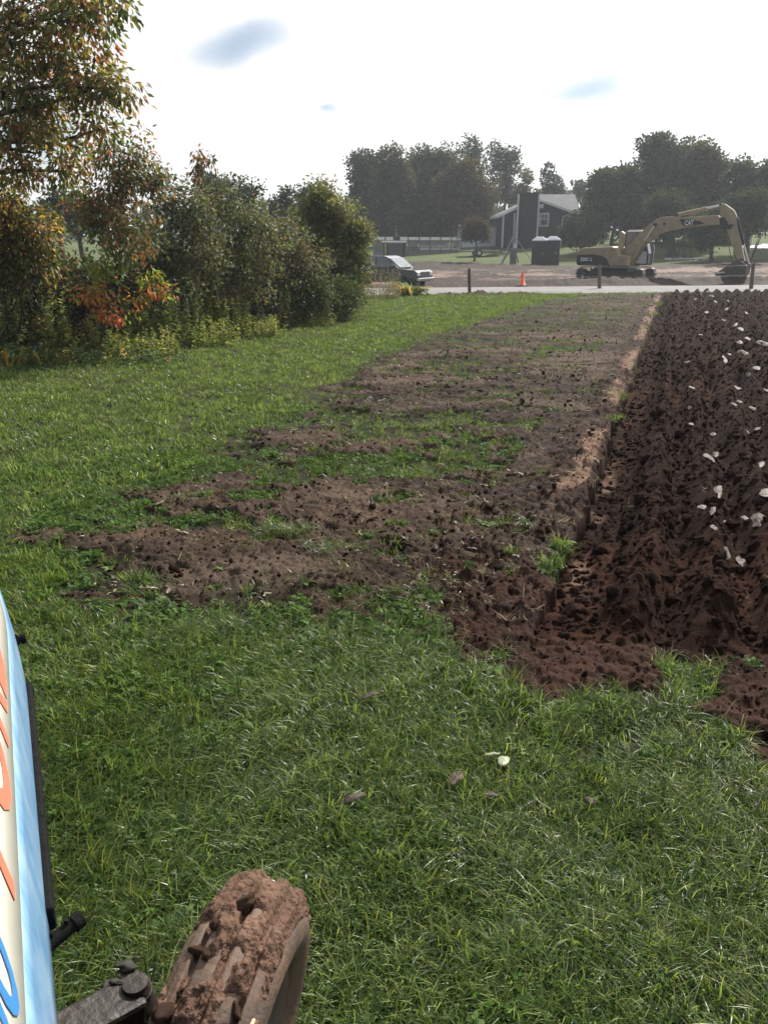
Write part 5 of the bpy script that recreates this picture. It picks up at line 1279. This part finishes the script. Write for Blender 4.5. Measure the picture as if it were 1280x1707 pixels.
# ------------------------------------------------------------------ portable toilets, temporary power pole
mat('toilet_wall', (.008, .011, .013), rough=.5, var=.15)
mat('toilet_roof', (.78, .80, .82), rough=.35, var=.05)
mat('galvanised', (.36, .37, .38), rough=.5, metal=.4, var=.15)
mat('box_grey', (.16, .165, .17), rough=.6, var=.15)
TB = GT(909, 442)
for k, px in enumerate((898, 920)):
    p = atY(px, 430, TB.y); bz = float(base(p.x, p.y)) - .05
    t = empty('portable_toilet', (p.x, p.y, bz), R(-12)); t.scale = (1.1, 1.1, 1.1); tag(t, ('dark portable toilet with white roof, the one nearer the power pole', 'dark portable toilet with white roof, the one nearer the round bush')[k], 'toilet', 'portable toilets by the dirt lot')
    MB().box((0, 0, 1.02), (1.22, 1.2, 2.05)).build('walls', 'toilet_wall', t, .04)
    MB().box((0, 0, .05), (1.30, 1.28, .12)).build('skid', 'machine_black', t, .02)
    mb = MB(); mb.add([(-.66, -.66, 2.06), (.66, -.66, 2.06), (.66, .66, 2.06), (-.66, .66, 2.06), (-.66, -.66, 2.14), (.66, -.66, 2.14), (.66, .66, 2.14), (-.66, .66, 2.14), (-.25, -.4, 2.42), (.25, -.4, 2.42), (.25, .4, 2.42), (-.25, .4, 2.42)],
        [(3, 2, 1, 0), (0, 1, 5, 4), (1, 2, 6, 5), (2, 3, 7, 6), (3, 0, 4, 7), (4, 5, 9, 8), (5, 6, 10, 9), (6, 7, 11, 10), (7, 4, 8, 11), (8, 9, 10, 11)]); mb.build('roof', 'toilet_roof', t, .03)
    d = MB().box((0, -.612, 1.03), (.80, .03, 1.86)).build('door', 'toilet_wall', t, .01); MB().box((.3, -.635, 1.05), (.06, .03, .16)).build('handle', 'galvanised', d, .005)
    MB().cyl((.42, .45, 2.1), (.42, .45, 2.6), .05, n=10).build('vent_pipe', 'toilet_wall', t)
UB = GT(854, 440); UZ = float(base(UB.x, UB.y)) - .05
upl = empty('power_pole', (UB.x, UB.y, UZ)); tag(upl, 'braced temporary power pole with grey meter cabinet on the dirt edge', 'power pole')
MB().cyl((0, 0, 0), (-.02, 0, 4.75), .10, .085, n=12).build('pole', 'galvanised', upl)
MB().box((.02, -.16, .75), (.62, .32, 1.5)).build('cabinet', 'box_grey', upl, .02)
MB().box((.18, -.16, 1.75), (.26, .2, .42)).build('meter_box', 'white_paint', upl, .02)
MB().cyl((.09, -.12, 1.5), (.05, -.12, 4.2), .03, n=8).build('conduit', 'galvanised', upl)
for a, b in (((0, -.05, 2.75), (2.0, -.4, .05)), ((0, 0, 2.75), (-1.2, -.5, .05)), ((0, .1, 1.9), (.85, 1.4, .05)), ((0, .1, 1.9), (-.9, 1.2, .05))): MB().bar(a, b, .10, .07).build('brace', 'weathered_wood' if a[2] < 2 else 'galvanised', upl)

# ------------------------------------------------------------------ navy house with chimney
mat('navy_siding', (.011, .014, .019), rough=.7, var=.12, vscale=1.2, spec=.25)
m = MATS['navy_siding']; t = m.node_tree; wv = t.nodes.new('ShaderNodeTexWave'); wv.bands_direction = 'Z'; wv.inputs['Scale'].default_value = 2.2; cdn = t.nodes.new('ShaderNodeTexCoord'); t.links.new(cdn.outputs['Object'], wv.inputs[0])
bp = t.nodes.new('ShaderNodeBump'); bp.inputs['Strength'].default_value = .5; bp.inputs['Distance'].default_value = .02; t.links.new(wv.outputs['Fac'], bp.inputs['Height']); t.links.new(bp.outputs[0], next(n for n in t.nodes if n.type == 'BSDF_PRINCIPLED').inputs['Normal'])
mat('trim_white', (.74, .75, .76), rough=.5, var=.06)
mat('shingle', (.10, .105, .115), rough=.85, var=.25, vscale=2.5, bump=.5, bscale=12)
mat('white_siding', (.66, .68, .71), rough=.6, var=.05)
glassmat('house_glass', (.05, .06, .07), .06)
HY = 100.0
h0 = atY(897, 405, HY); HBZ = float(base(h0.x, HY)) - .15
hs = empty('navy_house', (h0.x, HY, HBZ)); tag(hs, 'navy gabled house with white trim and broad clad chimney', 'house')
def hp(px, py): q = atY(px, py, HY); return q.x - h0.x, q.z - HBZ
el = hp(838.8, 357); er = hp(962, 357); rdg = hp(893, 331.5); gl = (el[0], 0); gr_ = (er[0], 0)
MB().prism([(el[0], 0), (el[0], el[1]), (rdg[0], rdg[1]), (er[0], el[1]), (er[0], 0)], 0, 9).build('wall', 'navy_siding', hs)
sl_ = (rdg[1] - el[1]) / (rdg[0] - el[0]); sr_ = (el[1] - rdg[1]) / (er[0] - rdg[0]); ov = .7
rf_ = MB()
for (x0, z0, x1, z1) in ((el[0] - ov, el[1] - ov * sl_, rdg[0], rdg[1]), (rdg[0], rdg[1], er[0] + ov, el[1] + ov * sr_)):
    rf_.prism([(x0, z0 + .02), (x1, z1 + .02), (x1, z1 + .17), (x0, z0 + .17)], -.25, 9.3)
roof = rf_.build('roof', 'shingle', hs)
for (x0, z0, x1, z1) in ((el[0] - ov, el[1] - ov * sl_, rdg[0], rdg[1]), (rdg[0], rdg[1], er[0] + ov, el[1] + ov * sr_)):
    MB().prism([(x0, z0 - .10), (x1, z1 - .10), (x1, z1 + .15), (x0, z0 + .15)], -.32, -.26).build('fascia', 'trim_white', roof)
MB().box((el[0] - ov, 4.4, el[1] - ov * sl_ + .02), (.12, 9.4, .16)).build('gutter', 'trim_white', roof)
ch0 = hp(863, 322); ch1 = hp(896.5, 322)
chm = MB().box(((ch0[0] + ch1[0]) / 2, -.42, ch0[1] / 2), (ch1[0] - ch0[0], .82, ch0[1])).build('chimney', 'navy_siding', hs)
MB().box(((ch0[0] + ch1[0]) / 2, -.42, ch0[1] + .04), (ch1[0] - ch0[0] + .1, .9, .08)).build('chimney_cap', 'navy_siding', chm)
for xx in (ch0[0] - .02, ch1[0] + .02): MB().box((xx, -.79, ch0[1] / 2 - .05), (.17, .17, ch0[1] - .1)).build('corner_board', 'trim_white', chm)
MB().box((el[0] + .02, -.05, el[1] / 2), (.18, .12, el[1])).build('corner_board', 'trim_white', hs)
wa0 = hp(899.5, 354.5); wa1 = hp(914, 377.0); wx, wz = (wa0[0] + wa1[0]) / 2, (wa0[1] + wa1[1]) / 2; ww, wh = wa1[0] - wa0[0], wa0[1] - wa1[1]
win = MB().box((wx, -.02, wz), (ww - .2, .03, wh - .2)).build('window', 'house_glass', hs)
fr = MB()
for sx in (-1, 1): fr.box((wx + sx * (ww / 2 - .07), -.055, wz), (.15, .08, wh))
for q in (-1, 1): fr.box((wx, -.055, wz + q * (wh / 2 - .07)), (ww - .3, .078, .15))
fr.box((wx, -.05, wz + .05), (ww - .3, .05, .08)); fr.box((wx, -.045, wz + wh * .25), (.04, .03, wh * .45)); fr.build('frame', 'trim_white', win)
vv = hp(902.5, 343); MB().box((vv[0], -.03, vv[1]), (.46, .06, .48)).build('gable_vent', 'trim_white', hs, .01)
dp = hp(948, 356); MB().tube([Vector((dp[0], -.1, dp[1])), Vector((dp[0] - .7, -.1, dp[1] - .35)), Vector((dp[0] - .75, -.1, .25)), Vector((dp[0] - .95, -.3, .1))], .05, 6).build('downpipe', 'trim_white', hs)
# main body behind with a long grey roof, and the white wing on the left
mr0 = hp(893, 323.5)[1]; xr = hp(985, 324)[0]; er2 = hp(968, 352)[1]
MB().box(((rdg[0] + xr) / 2 + .5, 13.0, er2 / 2), (xr - rdg[0], 8, er2)).build('rear_wall', 'white_siding', hs)
mb = MB(); x0, x1 = rdg[0] + .2, xr + 1.0
q = 1.08
for (ya, za, yb, zb) in ((8.4, er2 * q - .2, 13.0, mr0 * q + .25), (13.0, mr0 * q + .25, 17.6, er2 * q - .2)):
    mb.add([(x0, ya, za), (x1, ya, za), (x1, yb, zb), (x0, yb, zb), (x0, ya, za - .2), (x1, ya, za - .2), (x1, yb, zb - .2), (x0, yb, zb - .2)], [(0, 1, 2, 3), (7, 6, 5, 4), (0, 4, 5, 1), (1, 5, 6, 2), (2, 6, 7, 3), (3, 7, 4, 0)])
rr2 = mb.build('rear_roof', 'shingle', hs)
MB().cyl((hp(935, 340)[0], 10, er2 + .6), (hp(935, 340)[0], 10, er2 + 1.5), .09, n=8).build('vent_stack', 'machine_black', rr2)
WY = 106.0
w0 = atY(800, 405, WY); WZ = float(base(w0.x, WY)) - .2
wg = empty('white_wing', (w0.x, WY, WZ)); tag(wg, 'white single-storey wing with grey roof beside the navy house', 'house')
def wp(px, py): q = atY(px, py, WY); return q.x - w0.x, q.z - WZ
a = wp(764, 374); b = wp(842, 374); tz = wp(800, 362.5)[1]
MB().box(((a[0] + b[0]) / 2, 3.0, a[1] / 2), (b[0] - a[0], 6.0, a[1])).build('wall', 'white_siding', wg)
mb = MB(); x0, x1 = wp(800, 363)[0], b[0]
mb.add([(x0, -.5, a[1] - .02), (x1, -.5, a[1] - .02), (x1, 3, tz), (x0, 3, tz), (x0, 6.5, a[1] - .02), (x1, 6.5, a[1] - .02), (x0, -.5, a[1] - .2), (x1, -.5, a[1] - .2), (x0, 6.5, a[1] - .2), (x1, 6.5, a[1] - .2)],
       [(0, 1, 2, 3), (3, 2, 5, 4), (0, 6, 7, 1), (6, 8, 9, 7), (4, 5, 9, 8), (0, 3, 4, 8, 6), (1, 7, 9, 5, 2)]); mb.build('roof', 'shingle', wg)
pu = wp(828, 385); MB().lathe([(.0, .95), (.10, .7), (.2, .35), (.24, .1), (.03, 0), (.03, -1.0)], (pu[0], -2.5, pu[1] - .1), (0, 0, 1), 14).build('closed_parasol', 'machine_black', wg)
# long deck with rail in front of the grove
DY = 96.0
d0 = atY(622, 405, DY - 6); d1 = atY(768, 405, DY + 2)
DZ0 = min(float(base(d0.x, d0.y)), float(base(d1.x, d1.y))) - .15
dk = empty('deck', (d0.x, d0.y, DZ0)); tag(dk, 'long weathered grey deck with white rail and posts below the grove', 'deck')
dv = (d1 - d0); dv.z = 0; DL = dv.length; dux = dv.normalized(); dn = Vector((-dux.y, dux.x, 0))
def dpnt(u, v, z): return dux * u + dn * v + Vector((0, 0, z))
mat('deck_wood', (.16, .165, .17), rough=.8, var=.2, vscale=3)
SK = .95; TOPZ = 2.15
nb = 8
for i in range(nb):
    u0, u1 = DL * i / nb, DL * (i + 1) / nb - .03
    for j in range(3): MB().bar(dpnt(u0, 0, SK * (j + .5) / 3), dpnt(u1, 0, SK * (j + .5) / 3), .04, SK / 3 - .02).build('skirt_board', 'deck_wood', dk)
    MB().bar(dpnt(u0, 0, TOPZ), dpnt(u1, 0, TOPZ), .10, .32).build('top_rail', 'trim_white', dk)
    MB().bar(dpnt(u0 + .1, .04, 1.62), dpnt(u1 - .1, .04, 1.62), .03, .72).build('lattice_panel', 'deck_wood', dk)
    MB().bar(dpnt(u0, -.02, SK + .08), dpnt(u1, -.02, SK + .08), .06, .08).build('bottom_rail', 'trim_white' if i > 3 else 'deck_wood', dk)
for i in range(nb + 1): MB().bar(dpnt(DL * i / nb, -.06, 0), dpnt(DL * i / nb, -.06, 2.35), .13, .13).build('post', 'deck_wood', dk)
for i in range(26): MB().bar(dpnt(DL * (.50 + .42 * i / 26), -.05, SK + .12), dpnt(DL * (.50 + .42 * i / 26), -.05, SK + .12 + (.36 if i < 20 else .62)), .05, .05).build('baluster', 'trim_white', dk)
MB().box(tuple(dpnt(DL / 2, 1.6, SK)), (DL, 3.2, .08), Matrix.Rotation(math.atan2(dux.y, dux.x), 3, 'Z')).build('deck_floor', 'deck_wood', dk)
# flat trailer parked by the deck
tb_ = atY(800, 417, 92); tzb = float(base(tb_.x, tb_.y)) - .02
tlr = empty('flat_trailer', (tb_.x, tb_.y, tzb), R(6)); tag(tlr, 'low flat trailer with white-rimmed wheel parked by the deck', 'trailer')
MB().box((0, 0, .52), (4.6, 1.7, .14)).build('bed', 'box_grey', tlr, .01); MB().box((1.2, -.88, .60), (1.6, .05, .06)).build('side_rail', 'white_paint', tlr)
MB().bar((2.3, 0, .5), (3.6, 0, .42), .1, .1).build('drawbar', 'white_paint', tlr)
for s_ in (-1, 1):
    w = MB().lathe([(.2, -.1), (.36, -.1), (.38, 0), (.36, .1), (.2, .1)], (-.3, s_ * .98, .38), (0, 1, 0), 24, True, True).build('wheel', 'tyre', tlr); MB().cyl((-.3, s_ * .98 - .06, .38), (-.3, s_ * .98 + .06, .38), .2, n=16).build('rim', 'white_paint', w)
# white car up the far drive
cbp = GT(1084, 404); 
car = empty('white_car', (cbp.x, cbp.y, float(base(cbp.x, cbp.y)) - .02), R(12)); tag(car, 'white car on the far drive seen under the excavator boom', 'car')
cbd = MB().prism([(-2.1, .35), (-2.15, .75), (-1.9, 1.0), (-1.2, 1.05), (1.0, .98), (1.95, .80), (2.15, .62), (2.15, .35)], -.86, .86).build('body', 'white_paint', car, .08, 3)
MB().prism([(-1.75, 1.0), (-1.2, 1.42), (-.2, 1.45), (.45, 1.35), (1.1, .98)], -.78, .78, lambda u, y, z: (u, y * (1 - .2 * (z - 1) / .45), z)).build('cabin', 'white_paint', car, .05)
for s_ in (-1, 1):
    MB().prism([(-1.45, 1.06), (-1.05, 1.36), (-.2, 1.38), (.38, 1.29), (.85, 1.04)], s_ * .79, s_ * .80, lambda u, y, z: (u, y * (1 - .2 * (z - 1) / .45) + (.012 if y > 0 else -.012), z)).build('side_window', 'windshield_glass', car)
    for ux in (-1.35, 1.35):
        w = MB().lathe([(.18, -.09), (.31, -.1), (.33, 0), (.31, .1), (.18, .09)], (ux, s_ * .80, .32), (0, 1, 0), 24, True, True).build('wheel', 'tyre', car); MB().cyl((ux, s_ * .80 - .06, .32), (ux, s_ * .80 + .06, .32), .19, n=14).build('rim', 'chrome', w)
    MB().box((2.1, s_ * .6, .68), (.12, .34, .14)).build('headlight', 'lamp_glass', cbd, .02)
# row of border stones
for k in range(8):
    px = 1112 + k * 8; b = atY(px, 409, 80); o = link('border_stone', (clod_mesh('border_stone', 40 + k, 2)), None); o.data.materials.append(MATS['pale_asphalt'])
    s_ = .22; o.scale = (s_ * 1.5, s_, s_ * .7); o.location = (b.x, b.y, float(base(b.x, b.y)) + .08); tag(o, 'pale border stone edging the garden shrubs across the road', 'stone', 'border stones across the road')

# ------------------------------------------------------------------ air
m, t, o_ = newmat('haze')
pv = t.nodes.new('ShaderNodeVolumePrincipled'); t.links.new(pv.outputs[0], o_.inputs['Volume'])
pv.inputs['Color'].default_value = (.86, .92, 1.0, 1); pv.inputs['Density'].default_value = .00056; pv.inputs['Anisotropy'].default_value = .45
mb = MB(); mb.box((0, 560, 14), (2600, 1290, 32)); hz = mb.build('haze', 'haze'); stuff(hz, 'thin pale haze in the air over the whole place', 'haze')
